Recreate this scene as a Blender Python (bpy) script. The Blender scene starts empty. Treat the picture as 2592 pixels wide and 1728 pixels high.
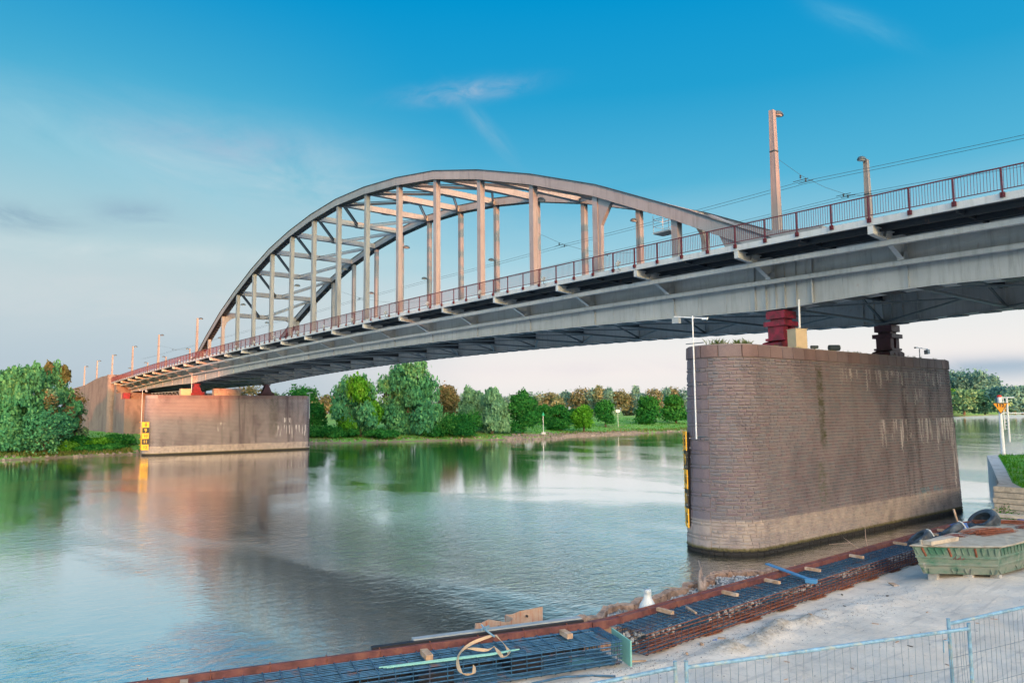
import bpy, math, random
import numpy as np
from mathutils import Vector, Matrix

R = random.Random(7)
NR = np.random.RandomState(7)
D2R = math.radians
C = bpy.context.scene.collection

# ------------------------------------------------------------------ camera
CF, CX, CY, CZ, YAW, PIT, ROL = 1878.405, 144.1902, -39.3582, 7.0411, 2.472375, 0.0940766, -0.0096040
_fw = np.array([math.cos(YAW)*math.cos(PIT), math.sin(YAW)*math.cos(PIT), math.sin(PIT)])
_r = np.array([math.sin(YAW), -math.cos(YAW), 0.0])
_u = np.cross(_r, _fw)
_r2 = math.cos(ROL)*_r + math.sin(ROL)*_u
_u2 = -math.sin(ROL)*_r + math.cos(ROL)*_u
cd = bpy.data.cameras.new('camera')
cd.sensor_width = 36.0
cd.lens = CF/2592*36.0
cd.clip_start = 0.1
cd.clip_end = 20000
cam = bpy.data.objects.new('camera', cd)
C.objects.link(cam)
cam.matrix_world = Matrix(((_r2[0], _u2[0], -_fw[0], CX), (_r2[1], _u2[1], -_fw[1], CY), (_r2[2], _u2[2], -_fw[2], CZ), (0, 0, 0, 1)))
sc = bpy.context.scene
sc.camera = cam

def ray(u, v):                      # viewing direction of a photo point (photo 2352 wide)
    k = 2592/2352
    return _fw + _r2*(u*k-1296)/CF - _u2*(v*k-864)/CF

def at_dist(u, dist):               # ground position at a horizontal distance along a bearing
    d = ray(u, 945)
    n = math.hypot(d[0], d[1])
    return CX+d[0]/n*dist, CY+d[1]/n*dist

def z_at(u, v, dist):
    d = ray(u, v)
    return CZ + d[2]/math.hypot(d[0], d[1])*dist

# ------------------------------------------------------------------ world and sun
SUN_AZ = D2R(-20)                   # the sun stands behind the viewer, low over the town
SUN_EL = D2R(4.5)
EXPO = 3.35
w = bpy.data.worlds.new('World')
sc.world = w
w.use_nodes = True
nt = w.node_tree
for n in list(nt.nodes):
    nt.nodes.remove(n)
N = nt.nodes.new
L = nt.links.new
out = N('ShaderNodeOutputWorld')
sky = N('ShaderNodeTexSky')
sky.sky_type = 'NISHITA'
sky.sun_disc = False
sky.sun_elevation = SUN_EL
sky.sun_rotation = math.pi/2 - SUN_AZ
sky.altitude = 10
sky.air_density = 1.0
sky.dust_density = 5.0
sky.ozone_density = 1.7
bg1 = N('ShaderNodeBackground')
bg1.inputs[1].default_value = 0.15
L(sky.outputs[0], bg1.inputs[0])
tc = N('ShaderNodeTexCoord')
sep = N('ShaderNodeSeparateXYZ')
L(tc.outputs['Generated'], sep.inputs[0])

def wmath(op, a, b=None, c=None, clamp=False):
    m = N('ShaderNodeMath')
    m.operation = op
    m.use_clamp = clamp
    for i, x in enumerate((a, b, c)):
        if x is None:
            continue
        if isinstance(x, (int, float)):
            m.inputs[i].default_value = x
        else:
            L(x, m.inputs[i])
    return m.outputs[0]

def srgb(r, g, b):
    f = lambda c: (c/255/12.92) if c/255 <= 0.04045 else ((c/255+0.055)/1.055)**2.4
    return (f(r), f(g), f(b), 1)

def wramp(fac, stops):
    rp = N('ShaderNodeValToRGB')
    e = rp.color_ramp.elements
    e[0].position, e[0].color = stops[0]
    e[1].position, e[1].color = stops[-1]
    for p, c in stops[1:-1]:
        k = e.new(p)
        k.color = c
    L(fac, rp.inputs[0])
    return rp.outputs[0]

def wmix(f, a, b):
    m = N('ShaderNodeMix')
    m.data_type = 'RGBA'
    if isinstance(f, (int, float)):
        m.inputs[0].default_value = f
    else:
        L(f, m.inputs[0])
    for i, x in ((6, a), (7, b)):
        if isinstance(x, tuple):
            m.inputs[i].default_value = x
        else:
            L(x, m.inputs[i])
    return m.outputs[2]

zz = sep.outputs[2]
warm = wramp(zz, [(0.0, srgb(232, 232, 232)), (0.05, srgb(247, 240, 236)), (0.12, srgb(232, 236, 236)), (0.2, srgb(158, 208, 225)), (0.29, srgb(84, 180, 216)),
                  (0.40, srgb(34, 160, 210)), (0.50, srgb(4, 149, 208)), (0.60, srgb(0, 138, 200)), (1.0, srgb(0, 96, 160))])
cool = wramp(zz, [(0.0, srgb(176, 192, 204)), (0.07, srgb(186, 203, 213)), (0.14, srgb(194, 212, 217)), (0.20, srgb(186, 211, 217)), (0.30, srgb(136, 197, 217)),
                  (0.38, srgb(76, 176, 213)), (0.50, srgb(12, 150, 206)), (1.0, srgb(0, 96, 160))])
# warm part of the horizon lies under the bridge, the left is cooler
dl = ray(150, 700)
dl = dl/np.linalg.norm(dl)
vd = N('ShaderNodeVectorMath')
vd.operation = 'DOT_PRODUCT'
L(tc.outputs['Generated'], vd.inputs[0])
vd.inputs[1].default_value = tuple(dl)
mr = N('ShaderNodeMapRange')
mr.interpolation_type = 'SMOOTHSTEP'
L(vd.outputs['Value'], mr.inputs[0])
mr.inputs[1].default_value = 0.86
mr.inputs[2].default_value = 0.99
skycol = wmix(mr.outputs[0], warm, cool)

def cloud(u, v, size, sx, sz, col, strength, scale=9.0, thr=0.5, seed=0.0):
    """a wisp of cloud round one bearing"""
    global skycol
    d = ray(u, v)
    d = d/np.linalg.norm(d)
    az = math.atan2(d[1], d[0])
    right = (math.sin(az), -math.cos(az), 0)
    def dot(vec):
        q = N('ShaderNodeVectorMath')
        q.operation = 'DOT_PRODUCT'
        L(tc.outputs['Generated'], q.inputs[0])
        q.inputs[1].default_value = vec
        return q.outputs['Value']
    a = wmath('SUBTRACT', dot(right), float(np.dot(d, right)))
    b = wmath('SUBTRACT', zz, float(d[2]))
    tilt = wmath('ADD', b, wmath('MULTIPLY', a, size))
    rr = wmath('ADD', wmath('POWER', wmath('ABSOLUTE', wmath('DIVIDE', a, sx)), 2.0), wmath('POWER', wmath('ABSOLUTE', wmath('DIVIDE', tilt, sz)), 2.0))
    g = wmath('POWER', 2.718, wmath('MULTIPLY', rr, -1.0))
    front = wmath('GREATER_THAN', dot(tuple(d)), 0.0)
    mp = N('ShaderNodeCombineXYZ')
    L(wmath('MULTIPLY', a, 1.0), mp.inputs[0])
    L(wmath('MULTIPLY', tilt, 2.6), mp.inputs[1])
    mp.inputs[2].default_value = seed
    nz = N('ShaderNodeTexNoise')
    nz.inputs['Scale'].default_value = scale
    nz.inputs['Detail'].default_value = 8
    nz.inputs['Roughness'].default_value = 0.62
    nz.inputs['Distortion'].default_value = 0.6
    L(mp.outputs[0], nz.inputs['Vector'])
    m2 = N('ShaderNodeMapRange')
    L(nz.outputs[0], m2.inputs[0])
    m2.inputs[1].default_value = thr-0.12
    m2.inputs[2].default_value = thr+0.22
    f = wmath('MULTIPLY', wmath('MULTIPLY', wmath('MULTIPLY', m2.outputs[0], g), front), strength, clamp=True)
    skycol = wmix(f, skycol, col)

cloud(1070, 212, -0.12, 0.070, 0.011, srgb(160, 188, 214), 0.7, 20, 0.42, 1)
cloud(1120, 300, 0.9, 0.035, 0.014, srgb(140, 188, 214), 0.4, 18, 0.47, 2)
cloud(1975, 55, 0.55, 0.045, 0.012, srgb(110, 186, 220), 0.45, 14, 0.42, 3)
cloud(600, 400, 0.10, 0.20, 0.045, srgb(190, 214, 226), 0.75, 7, 0.45, 4)
cloud(520, 335, 0.0, 0.10, 0.02, srgb(160, 184, 212), 0.6, 10, 0.46, 5)
cloud(30, 500, 0.0, 0.06, 0.014, srgb(128, 160, 184), 0.85, 12, 0.4, 6)
cloud(315, 495, 0.0, 0.045, 0.016, srgb(144, 176, 198), 0.8, 14, 0.42, 7)
cloud(160, 330, 0.25, 0.22, 0.03, srgb(150, 205, 224), 0.6, 7, 0.46, 8)
cloud(330, 580, -0.03, 0.3, 0.012, srgb(214, 226, 228), 0.6, 9, 0.45, 9)
cloud(450, 700, 0.0, 0.35, 0.05, srgb(212, 218, 222), 0.6, 5, 0.45, 10)
cloud(2290, 842, 0.0, 0.13, 0.012, srgb(150, 178, 200), 0.9, 6, 0.33, 11)
cloud(2300, 868, 0.0, 0.13, 0.014, srgb(196, 208, 218), 0.8, 6, 0.38, 14)
cloud(1500, 845, 0.0, 0.5, 0.012, srgb(232, 226, 230), 0.5, 6, 0.42, 12)
cloud(900, 560, 0.0, 0.5, 0.06, srgb(170, 212, 224), 0.4, 4, 0.45, 13)
bg2 = N('ShaderNodeBackground')
bg2.inputs[1].default_value = 1/2**EXPO
L(skycol, bg2.inputs[0])
# the clear sky passes into the sunset glow towards the sun
gd = N('ShaderNodeVectorMath')
gd.operation = 'DOT_PRODUCT'
L(tc.outputs['Generated'], gd.inputs[0])
gd.inputs[1].default_value = (math.cos(SUN_AZ), math.sin(SUN_AZ), 0)
gm = N('ShaderNodeMapRange')
gm.interpolation_type = 'SMOOTHSTEP'
L(gd.outputs['Value'], gm.inputs[0])
gm.inputs[1].default_value = -0.52
gm.inputs[2].default_value = 0.05
add = N('ShaderNodeMixShader')
L(gm.outputs[0], add.inputs[0])
L(bg2.outputs[0], add.inputs[1])
L(bg1.outputs[0], add.inputs[2])
L(add.outputs[0], out.inputs[0])

sd = bpy.data.lights.new('sun', 'SUN')
sd.energy = 0.62
sd.angle = D2R(0.6)
sd.color = (1.0, 0.22, 0.06)
sun = bpy.data.objects.new('sun', sd)
C.objects.link(sun)
sun_dir = Vector((math.cos(SUN_AZ)*math.cos(SUN_EL), math.sin(SUN_AZ)*math.cos(SUN_EL), math.sin(SUN_EL)))
sun.rotation_euler = sun_dir.to_track_quat('Z', 'Y').to_euler()
sun.location = (200, -60, 80)

sc.view_settings.view_transform = 'Standard'
sc.view_settings.look = 'None'
sc.view_settings.gamma = 1
sc.view_settings.use_curve_mapping = False
sc.view_settings.exposure = EXPO

# ------------------------------------------------------------------ materials
MATS = {}

class NT:
    def __init__(self, name):
        self.m = bpy.data.materials.new(name)
        self.m.use_nodes = True
        self.t = self.m.node_tree
        self.b = self.t.nodes['Principled BSDF']
        self.o = self.t.nodes['Material Output']
        MATS[name] = self.m
    def n(self, k, **kw):
        x = self.t.nodes.new('ShaderNode'+k)
        for a, v in kw.items():
            setattr(x, a, v)
        return x
    def l(self, a, b):
        self.t.links.new(a, b)
    def setv(self, sock, v):
        if isinstance(v, bpy.types.NodeSocket):
            self.l(v, sock)
        elif v is not None:
            if isinstance(v, tuple) and len(v) == 3 and sock.type == 'RGBA':
                v = v+(1,)
            sock.default_value = v
    def math(self, op, a, b=None, clamp=False):
        x = self.n('Math', operation=op, use_clamp=clamp)
        self.setv(x.inputs[0], a)
        self.setv(x.inputs[1], b)
        return x.outputs[0]
    def pos(self, sx=1, sy=1, sz=1, obj=False):
        if obj:
            s = self.n('TexCoord').outputs['Object']
        else:
            s = self.n('NewGeometry').outputs['Position']
        mp = self.n('Mapping')
        mp.inputs['Scale'].default_value = (sx, sy, sz)
        self.l(s, mp.inputs[0])
        return mp.outputs[0]
    def noise(self, vec, scale=1, detail=4, rough=0.55, dist=0.0):
        x = self.n('TexNoise')
        self.l(vec, x.inputs['Vector'])
        x.inputs['Scale'].default_value = scale
        x.inputs['Detail'].default_value = detail
        x.inputs['Roughness'].default_value = rough
        x.inputs['Distortion'].default_value = dist
        return x.outputs[0]
    def rng(self, v, a, b, c=0.0, d=1.0, smooth=False):
        x = self.n('MapRange')
        if smooth:
            x.interpolation_type = 'SMOOTHSTEP'
        self.l(v, x.inputs[0])
        for i, q in enumerate((a, b, c, d)):
            x.inputs[i+1].default_value = q
        return x.outputs[0]
    def mix(self, f, a, b, mode='MIX'):
        x = self.n('Mix', data_type='RGBA', blend_type=mode)
        self.setv(x.inputs[0], f)
        self.setv(x.inputs[6], a)
        self.setv(x.inputs[7], b)
        return x.outputs[2]
    def bump(self, h, strength=0.3, dist=0.02, prev=None):
        x = self.n('Bump')
        self.l(h, x.inputs['Height'])
        x.inputs['Strength'].default_value = strength
        x.inputs['Distance'].default_value = dist
        if prev is not None:
            self.l(prev, x.inputs['Normal'])
        self.l(x.outputs[0], self.b.inputs['Normal'])
        return x.outputs[0]
    def col(self, c):
        self.setv(self.b.inputs['Base Color'], c)
    def rough(self, r):
        self.setv(self.b.inputs['Roughness'], r)
    def sepz(self):
        s = self.n('SeparateXYZ')
        self.l(self.n('NewGeometry').outputs['Position'], s.inputs[0])
        return s.outputs

def simple(name, c, rough=0.7, metal=0.0, var=0.25, scale=3.0, bump=0.1, dirt=None, dscale=1.0, dthr=0.55):
    t = NT(name)
    p = t.pos()
    n1 = t.noise(p, scale, 6, 0.6)
    base = t.mix(t.rng(n1, 0.3, 0.7), tuple(x*(1-var) for x in c), tuple(min(1, x*(1+var)) for x in c))
    if dirt:
        n2 = t.noise(p, dscale, 6, 0.65, 0.4)
        base = t.mix(t.rng(n2, dthr-0.06, dthr+0.1), base, dirt)
    t.col(base)
    t.rough(rough)
    t.b.inputs['Metallic'].default_value = metal
    if bump:
        t.bump(t.noise(p, scale*6, 4), bump, 0.01)
    return t.m

# painted bridge steel: plates with vertical run-off streaks, grime and rows of rivets
def steel(name, c, dark=0.55, rivets=True):
    t = NT(name)
    p = t.pos()
    big = t.noise(p, 0.35, 5, 0.6)
    base = t.mix(t.rng(big, 0.3, 0.7), tuple(x*0.88 for x in c), tuple(x*1.1 for x in c))
    st = t.noise(t.pos(2.2, 2.2, 0.22), 1.6, 6, 0.65)
    base = t.mix(t.rng(st, 0.50, 0.70, 0, 0.6), base, tuple(x*dark for x in c))
    spk = t.noise(p, 26, 2, 0.6)
    base = t.mix(t.rng(spk, 0.56, 0.72, 0, 0.35), base, tuple(x*0.6 for x in c))
    rust = t.noise(t.pos(1, 1, 0.5), 2.3, 7, 0.7, 0.6)
    base = t.mix(t.rng(rust, 0.62, 0.76, 0, 0.6), base, (0.23, 0.12, 0.075))
    t.rough(0.55)
    nb = t.bump(t.noise(p, 4, 3), 0.12, 0.02)
    if not rivets:
        t.col(base)
    if rivets:
        v = t.n('TexVoronoi')
        v.inputs['Randomness'].default_value = 0.0
        v.inputs['Scale'].default_value = 8.0
        t.l(t.pos(1, 1, 1), v.inputs['Vector'])
        dots = t.rng(v.outputs['Distance'], 0.16, 0.26, 1, 0)
        msk = t.rng(t.noise(t.pos(0.6, 0.6, 0.9), 1.0, 2), 0.5, 0.56)
        t.bump(t.math('MULTIPLY', dots, msk), 0.9, 0.02, nb)
        t.col(t.mix(t.math('MULTIPLY', t.math('MULTIPLY', dots, msk), 0.45), base, tuple(x*0.45 for x in c)))
    return t.m

steel('steel_paint', (0.38, 0.425, 0.45))
steel('steel_fascia', (0.43, 0.48, 0.51), rivets=False)
steel('steel_arch', (0.20, 0.235, 0.265))
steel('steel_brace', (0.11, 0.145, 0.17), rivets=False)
steel('steel_shaded', (0.020, 0.030, 0.042), rivets=False)  # dark copy of the bridge paint: shade of the undersides put into colour
steel('lamp_post_paint', (0.22, 0.21, 0.21), rivets=True)
simple('railing_red', (0.085, 0.008, 0.018), 0.5, 0, 0.25, 8, 0.1)
simple('bearing_red', (0.22, 0.010, 0.035), 0.5, 0, 0.3, 2.5, 0.25, (0.10, 0.012, 0.02), 3, 0.5)
simple('bearing_dark', (0.07, 0.02, 0.035), 0.55, 0, 0.3, 2.5, 0.2)
simple('lamp_head_dark', (0.05, 0.075, 0.09), 0.4, 0, 0.2, 4, 0)
simple('lamp_glass', (0.55, 0.6, 0.6), 0.25, 0, 0.1, 4, 0)
simple('wire', (0.03, 0.05, 0.06), 0.6, 0, 0.1, 2, 0)
simple('white_paint', (0.74, 0.77, 0.78), 0.5, 0, 0.08, 4, 0.05, (0.4, 0.4, 0.38), 1.5, 0.62)
simple('cream_cabinet', (0.52, 0.42, 0.27), 0.6, 0, 0.08, 2, 0.05)
simple('gauge_yellow', (0.85, 0.42, 0.015), 0.5, 0, 0.1, 3, 0.05)
simple('gauge_black', (0.012, 0.012, 0.015), 0.5, 0, 0.1, 3, 0)
simple('sign_orange', (0.85, 0.33, 0.02), 0.5, 0, 0.08, 3, 0)
simple('sign_red', (0.6, 0.03, 0.02), 0.5, 0, 0.08, 3, 0)
simple('beacon_green', (0.01, 0.3, 0.12), 0.5, 0, 0.1, 3, 0)
simple('asphalt', (0.05, 0.05, 0.052), 0.9, 0, 0.2, 4, 0.3)
simple('rust_beam', (0.13, 0.045, 0.045), 0.65, 0, 0.4, 5, 0.3, (0.20, 0.08, 0.06), 3, 0.55)
simple('rebar_blue', (0.035, 0.115, 0.20), 0.45, 0.3, 0.4, 9, 0.2, (0.16, 0.08, 0.06), 2.5, 0.62)  # blue of sky light on bare steel put into the colour
simple('rebar_dark', (0.035, 0.06, 0.10), 0.5, 0.3, 0.4, 9, 0.2, (0.14, 0.06, 0.04), 2.5, 0.6)
simple('rebar_rust', (0.20, 0.062, 0.03), 0.75, 0.0, 0.4, 9, 0.3)
simple('wood', (0.42, 0.27, 0.17), 0.8, 0, 0.25, 12, 0.3, (0.55, 0.42, 0.32), 5, 0.55)
simple('plank_pale', (0.50, 0.43, 0.34), 0.8, 0, 0.25, 5, 0.4, (0.3, 0.25, 0.2), 3, 0.6)
simple('concrete', (0.46, 0.46, 0.455), 0.85, 0, 0.15, 3, 0.2, (0.24, 0.23, 0.21), 1.3, 0.57)
simple('beam_grey', (0.30, 0.34, 0.36), 0.6, 0, 0.15, 4, 0.1)
simple('beam_black', (0.014, 0.014, 0.02), 0.5, 0, 0.2, 4, 0.1)
simple('strap', (0.62, 0.42, 0.24), 0.8, 0, 0.12, 30, 0.2)
simple('green_plastic', (0.22, 0.50, 0.42), 0.45, 0, 0.1, 5, 0)
simple('blue_paint', (0.06, 0.22, 0.42), 0.45, 0, 0.15, 5, 0.1)
simple('black_rubber', (0.02, 0.03, 0.042), 0.6, 0, 0.3, 7, 0.3, (0.07, 0.10, 0.13), 2.5, 0.5)
simple('plastic_white', (0.55, 0.60, 0.62), 0.5, 0, 0.08, 5, 0.3)
simple('fence_wire', (0.16, 0.20, 0.22), 0.5, 0.2, 0.2, 14, 0)
simple('galvanised', (0.20, 0.36, 0.47), 0.42, 0.1, 0.35, 14, 0.25, (0.38, 0.42, 0.36), 5, 0.56)
t = NT('sheet_pile_rust')
p = t.pos()
g = t.mix(t.rng(t.noise(p, 3, 6, 0.65), 0.35, 0.65), (0.46, 0.35, 0.28), (0.38, 0.25, 0.18))
g = t.mix(t.rng(t.noise(t.pos(14, 14, 1.2), 1.0, 5, 0.7), 0.52, 0.64, 0, 0.85), g, (0.34, 0.10, 0.045))
t.col(g)
t.rough(0.85)
t.bump(t.noise(p, 20, 5, 0.7), 0.3, 0.01)
simple('pile_cap', (0.42, 0.27, 0.19), 0.85, 0, 0.35, 7, 0.6, (0.13, 0.08, 0.06), 4, 0.55)
simple('rubble', (0.26, 0.24, 0.22), 0.9, 0, 0.35, 3, 0.6, (0.10, 0.11, 0.12), 2.2, 0.55)
simple('driftwood', (0.40, 0.28, 0.21), 0.85, 0, 0.3, 12, 0.3)
simple('bark', (0.09, 0.07, 0.05), 0.9, 0, 0.3, 4, 0.5)
simple('riprap', (0.20, 0.17, 0.145), 0.9, 0, 0.45, 1.6, 0.5)
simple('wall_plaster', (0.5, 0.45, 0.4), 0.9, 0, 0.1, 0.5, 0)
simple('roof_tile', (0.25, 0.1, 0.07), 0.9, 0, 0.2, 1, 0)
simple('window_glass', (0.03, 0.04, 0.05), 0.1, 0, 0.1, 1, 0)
simple('blue_rag', (0.06, 0.13, 0.34), 0.8, 0, 0.2, 8, 0.2)
simple('cloth_beige', (0.50, 0.38, 0.28), 0.9, 0, 0.25, 6, 0.4)

# skip: weathered green paint, dust on the lower half, scratches
t = NT('skip_green')
p = t.pos()
g = t.mix(t.rng(t.noise(p, 1.5, 6, 0.7, 0.8), 0.42, 0.55), (0.02, 0.12, 0.075), (0.12, 0.19, 0.15))
z = t.sepz()[2]
dust = t.math('MULTIPLY', t.rng(z, 3.25, 2.7), t.rng(t.noise(t.pos(1, 1, 3), 2.5, 6, 0.7), 0.35, 0.6), True)
g = t.mix(dust, g, (0.19, 0.21, 0.175))
g = t.mix(t.rng(t.noise(t.pos(1, 1, 0.3), 7, 6, 0.7), 0.6, 0.68), g, (0.30, 0.28, 0.25))
t.col(g)
t.rough(0.65)
t.bump(t.noise(p, 20, 4), 0.2, 0.01)

# stone of the piers: per-stone tint, stains that belong to the wall
def stone(name, c1, c2, c3, near=True, brick=None):
    t = NT(name)
    p = t.pos()
    if brick:
        sp = t.n('SeparateXYZ')
        t.l(t.n('NewGeometry').outputs['Position'], sp.inputs[0])
        cb = t.n('CombineXYZ')
        t.l(t.math('ADD', sp.outputs[1], sp.outputs[0]) if brick[2] == 0 else (sp.outputs[0] if brick[2] == 1 else sp.outputs[1]), cb.inputs[0])
        t.l(sp.outputs[2], cb.inputs[1])
        bt = t.n('TexBrick')
        t.l(cb.outputs[0], bt.inputs['Vector'])
        bt.inputs['Scale'].default_value = 1.0
        bt.inputs['Brick Width'].default_value = brick[0]
        bt.inputs['Row Height'].default_value = brick[1]
        bt.inputs['Mortar Size'].default_value = 0.03
        bt.inputs['Mortar Smooth'].default_value = 0.3
        bt.inputs['Color1'].default_value = c1+(1,)
        bt.inputs['Color2'].default_value = c2+(1,)
        bt.inputs['Mortar'].default_value = c3+(1,)
        base = bt.outputs['Color']
    else:
        a = t.n('Attribute', attribute_name='tint')
        base = t.mix(t.rng(a.outputs['Fac'], 0.0, 0.5), c1, c2)
        base = t.mix(t.rng(a.outputs['Fac'], 0.5, 1.0), base, c3)
    speck = t.noise(p, 22 if near else 5, 5, 0.7)
    base = t.mix(t.rng(speck, 0.38, 0.62, 0, 0.55), base, t.mix(1.0, base, (0.5, 0.46, 0.5), 'MULTIPLY'))
    big = t.noise(t.pos(0.5, 0.5, 0.25), 0.8, 6, 0.62, 0.5)
    base = t.mix(t.rng(big, 0.46, 0.72, 0, 0.75), base, t.mix(1.0, base, (0.42, 0.38, 0.42), 'MULTIPLY'))
    o = t.sepz()
    yy, zz_ = o[1], o[2]
    # dark and green run-off below the bearings
    drk = t.noise(t.pos(0.9, 0.9, 0.06), 1.5, 5, 0.6)
    base = t.mix(t.math('MULTIPLY', t.rng(drk, 0.52, 0.68), t.rng(yy, 1.0, 8.0, 0.12, 0.85)), base, t.mix(1.0, base, (0.38, 0.34, 0.36), 'MULTIPLY'))
    def band(y0, y1, z0, z1, e=0.15, ez=0.5):
        a = t.math('MULTIPLY', t.rng(yy, y0-e, y0+e, 0, 1, True), t.rng(yy, y1-e, y1+e, 1, 0, True))
        b = t.math('MULTIPLY', t.rng(zz_, z0-ez, z0+ez, 0, 1, True), t.rng(zz_, z1-0.06, z1+0.06, 1, 0, True))
        return t.math('MULTIPLY', a, b)
    wob = t.noise(t.pos(1, 1, 1.2), 2.2, 5, 0.7)
    if near:
        base = t.mix(t.math('MULTIPLY', band(-1.15, -0.55, 5.0, 9.4), t.rng(wob, 0.35, 0.6)), base, (0.05, 0.055, 0.025))
        base = t.mix(t.math('MULTIPLY', band(-1.7, -0.9, 1.8, 4.2, 0.2, 0.8), t.rng(wob, 0.4, 0.6, 0, 0.7)), base, (0.075, 0.085, 0.05))
        dr = t.noise(t.pos(0.01, 4.2, 0.16), 1.4, 4, 0.6)
        lim = t.noise(t.pos(0.01, 1.6, 0.0), 2.0, 2, 0.6)
        for (y0, y1, ztop, L0, st) in ((5.5, 16.6, 6.35, 2.4, 0.8), (1.2, 15.0, 9.35, 1.3, 0.55), (9.0, 12.5, 8.3, 1.6, 0.7), (15.4, 17.9, 5.7, 5.0, 0.95)):
            depth = t.math('MULTIPLY', t.rng(lim, 0.3, 0.7), L0)
            below = t.math('SUBTRACT', ztop, zz_)
            inr = t.math('MULTIPLY', t.rng(below, -0.02, 0.05), t.math('LESS_THAN', below, depth))
            m = t.math('MULTIPLY', t.math('MULTIPLY', inr, t.rng(dr, 0.52, 0.60, 0, st)), t.math('MULTIPLY', t.rng(yy, y0, y0+0.3), t.rng(yy, y1-0.3, y1, 1, 0)))
            base = t.mix(m, base, (0.62, 0.57, 0.53))
        # faded blue letters sprayed near the water
        gr = t.math('MULTIPLY', band(9.6, 13.4, 1.25, 2.0, 0.2, 0.1), t.rng(t.noise(t.pos(1, 1, 1), 2.6, 3), 0.5, 0.54, 0, 0.5))
        base = t.mix(gr, base, (0.10, 0.22, 0.27))
    else:
        dr = t.noise(t.pos(0.01, 3.0, 0.2), 1.0, 4, 0.6)
        lim = t.noise(t.pos(0.01, 1.1, 0.0), 1.3, 3, 0.6)
        for (y0, y1, ztop, L0) in ((13.5, 20.5, 4.9, 3.0), (15.3, 17.5, 6.3, 1.5), (3.0, 5.0, 5.6, 1.9)):
            below = t.math('SUBTRACT', ztop, zz_)
            inr = t.math('MULTIPLY', t.rng(below, -0.02, 0.1), t.math('LESS_THAN', below, t.math('MULTIPLY', t.rng(lim, 0.35, 0.65), L0)))
            m = t.math('MULTIPLY', t.math('MULTIPLY', inr, t.rng(dr, 0.52, 0.60, 0, 0.85)), t.math('MULTIPLY', t.rng(yy, y0, y0+0.3), t.rng(yy, y1-0.3, y1, 1, 0)))
            base = t.mix(m, base, (0.62, 0.58, 0.54))
        base = t.mix(t.math('MULTIPLY', band(12.9, 14.4, 3.0, 10.0, 0.4, 1.5), t.rng(wob, 0.35, 0.65, 0, 0.8)), base, (0.06, 0.055, 0.03))
    # pale scoured band above the water, dark wet line at the water
    pale = t.math('MULTIPLY', t.rng(zz_, 1.70 if near else 1.62, 1.62 if near else 1.5), t.rng(t.noise(p, 1.6, 5, 0.65), 0.3, 0.66, 0.9, 0.25))
    if not brick or name == 'far_pier_stone':
        base = t.mix(pale, base, (0.42, 0.35, 0.295))
        alg = t.math('ADD', zz_, t.math('MULTIPLY', t.noise(t.pos(2, 2, 2), 3, 3), 0.16))
        base = t.mix(t.rng(alg, 0.50, 0.38), base, (0.12, 0.10, 0.03))
        base = t.mix(t.rng(alg, 0.40, 0.28), base, (0.018, 0.016, 0.014))
    t.col(base)
    t.rough(0.85)
    t.bump(t.noise(p, 18 if near else 6, 5, 0.7), 0.6, 0.025 if near else 0.05)
    return t.m

stone('pier_stone', (0.215, 0.18, 0.188), (0.172, 0.172, 0.188), (0.20, 0.155, 0.166))
stone('pier_mortar', (0.29, 0.26, 0.255), (0.29, 0.26, 0.255), (0.29, 0.26, 0.255))
stone('cap_stone_red', (0.205, 0.158, 0.16), (0.22, 0.15, 0.14), (0.19, 0.158, 0.165))
stone('far_pier_stone', (0.20, 0.158, 0.158), (0.15, 0.13, 0.135), (0.36, 0.33, 0.31), False, (0.5, 0.25, 0))
stone('abutment_brick', (0.21, 0.17, 0.165), (0.155, 0.13, 0.13), (0.33, 0.29, 0.27), False, (0.45, 0.2, 0))

# water
t = NT('river_water')
p = t.pos()
t.col((0.014, 0.030, 0.016))
t.b.inputs['IOR'].default_value = 1.333
rp = t.pos(1, 1, 1)
big = t.noise(t.pos(0.55, 1, 1), 0.05, 4, 0.6, 0.9)          # slow boils and slicks
sl = t.rng(big, 0.46, 0.62, 0.22, 1.1, True)
sl = t.math('MULTIPLY', sl, t.rng(t.sepz()[0], 124.0, 85.0, 1.25, 0.45, True))
w1 = t.noise(t.pos(1.0, 0.6, 1), 1.5, 3, 0.55, 0.5)
w2 = t.noise(t.pos(1.0, 0.55, 1), 6.5, 4, 0.6, 0.4)
w3 = t.noise(t.pos(1, 0.8, 1), 0.22, 2, 0.5, 0.6)
h = t.math('ADD', t.math('ADD', t.math('MULTIPLY', w1, 0.75), t.math('MULTIPLY', w2, 0.40)), t.math('MULTIPLY', w3, 0.5))
h = t.math('MULTIPLY', t.math('SUBTRACT', h, 0.825), sl)
bmp = t.n('Bump')
t.l(h, bmp.inputs['Height'])
bmp.inputs['Strength'].default_value = 1.0
bmp.inputs['Distance'].default_value = 0.058
gl = t.n('BsdfGlossy')
gl.inputs['Roughness'].default_value = 0.07
gl.inputs['Color'].default_value = (0.97, 0.99, 1.0, 1)
df = t.n('BsdfDiffuse')
df.inputs['Color'].default_value = (0.012, 0.036, 0.014, 1)
fr = t.n('Fresnel')
fr.inputs['IOR'].default_value = 1.333
for s in (gl, df, fr):
    t.l(bmp.outputs[0], s.inputs['Normal'])
ms = t.n('MixShader')
t.l(t.rng(fr.outputs[0], 0.0, 0.4, 0.74, 0.99), ms.inputs[0])
t.l(df.outputs[0], ms.inputs[1])
t.l(gl.outputs[0], ms.inputs[2])
t.l(ms.outputs[0], t.o.inputs[0])

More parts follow.
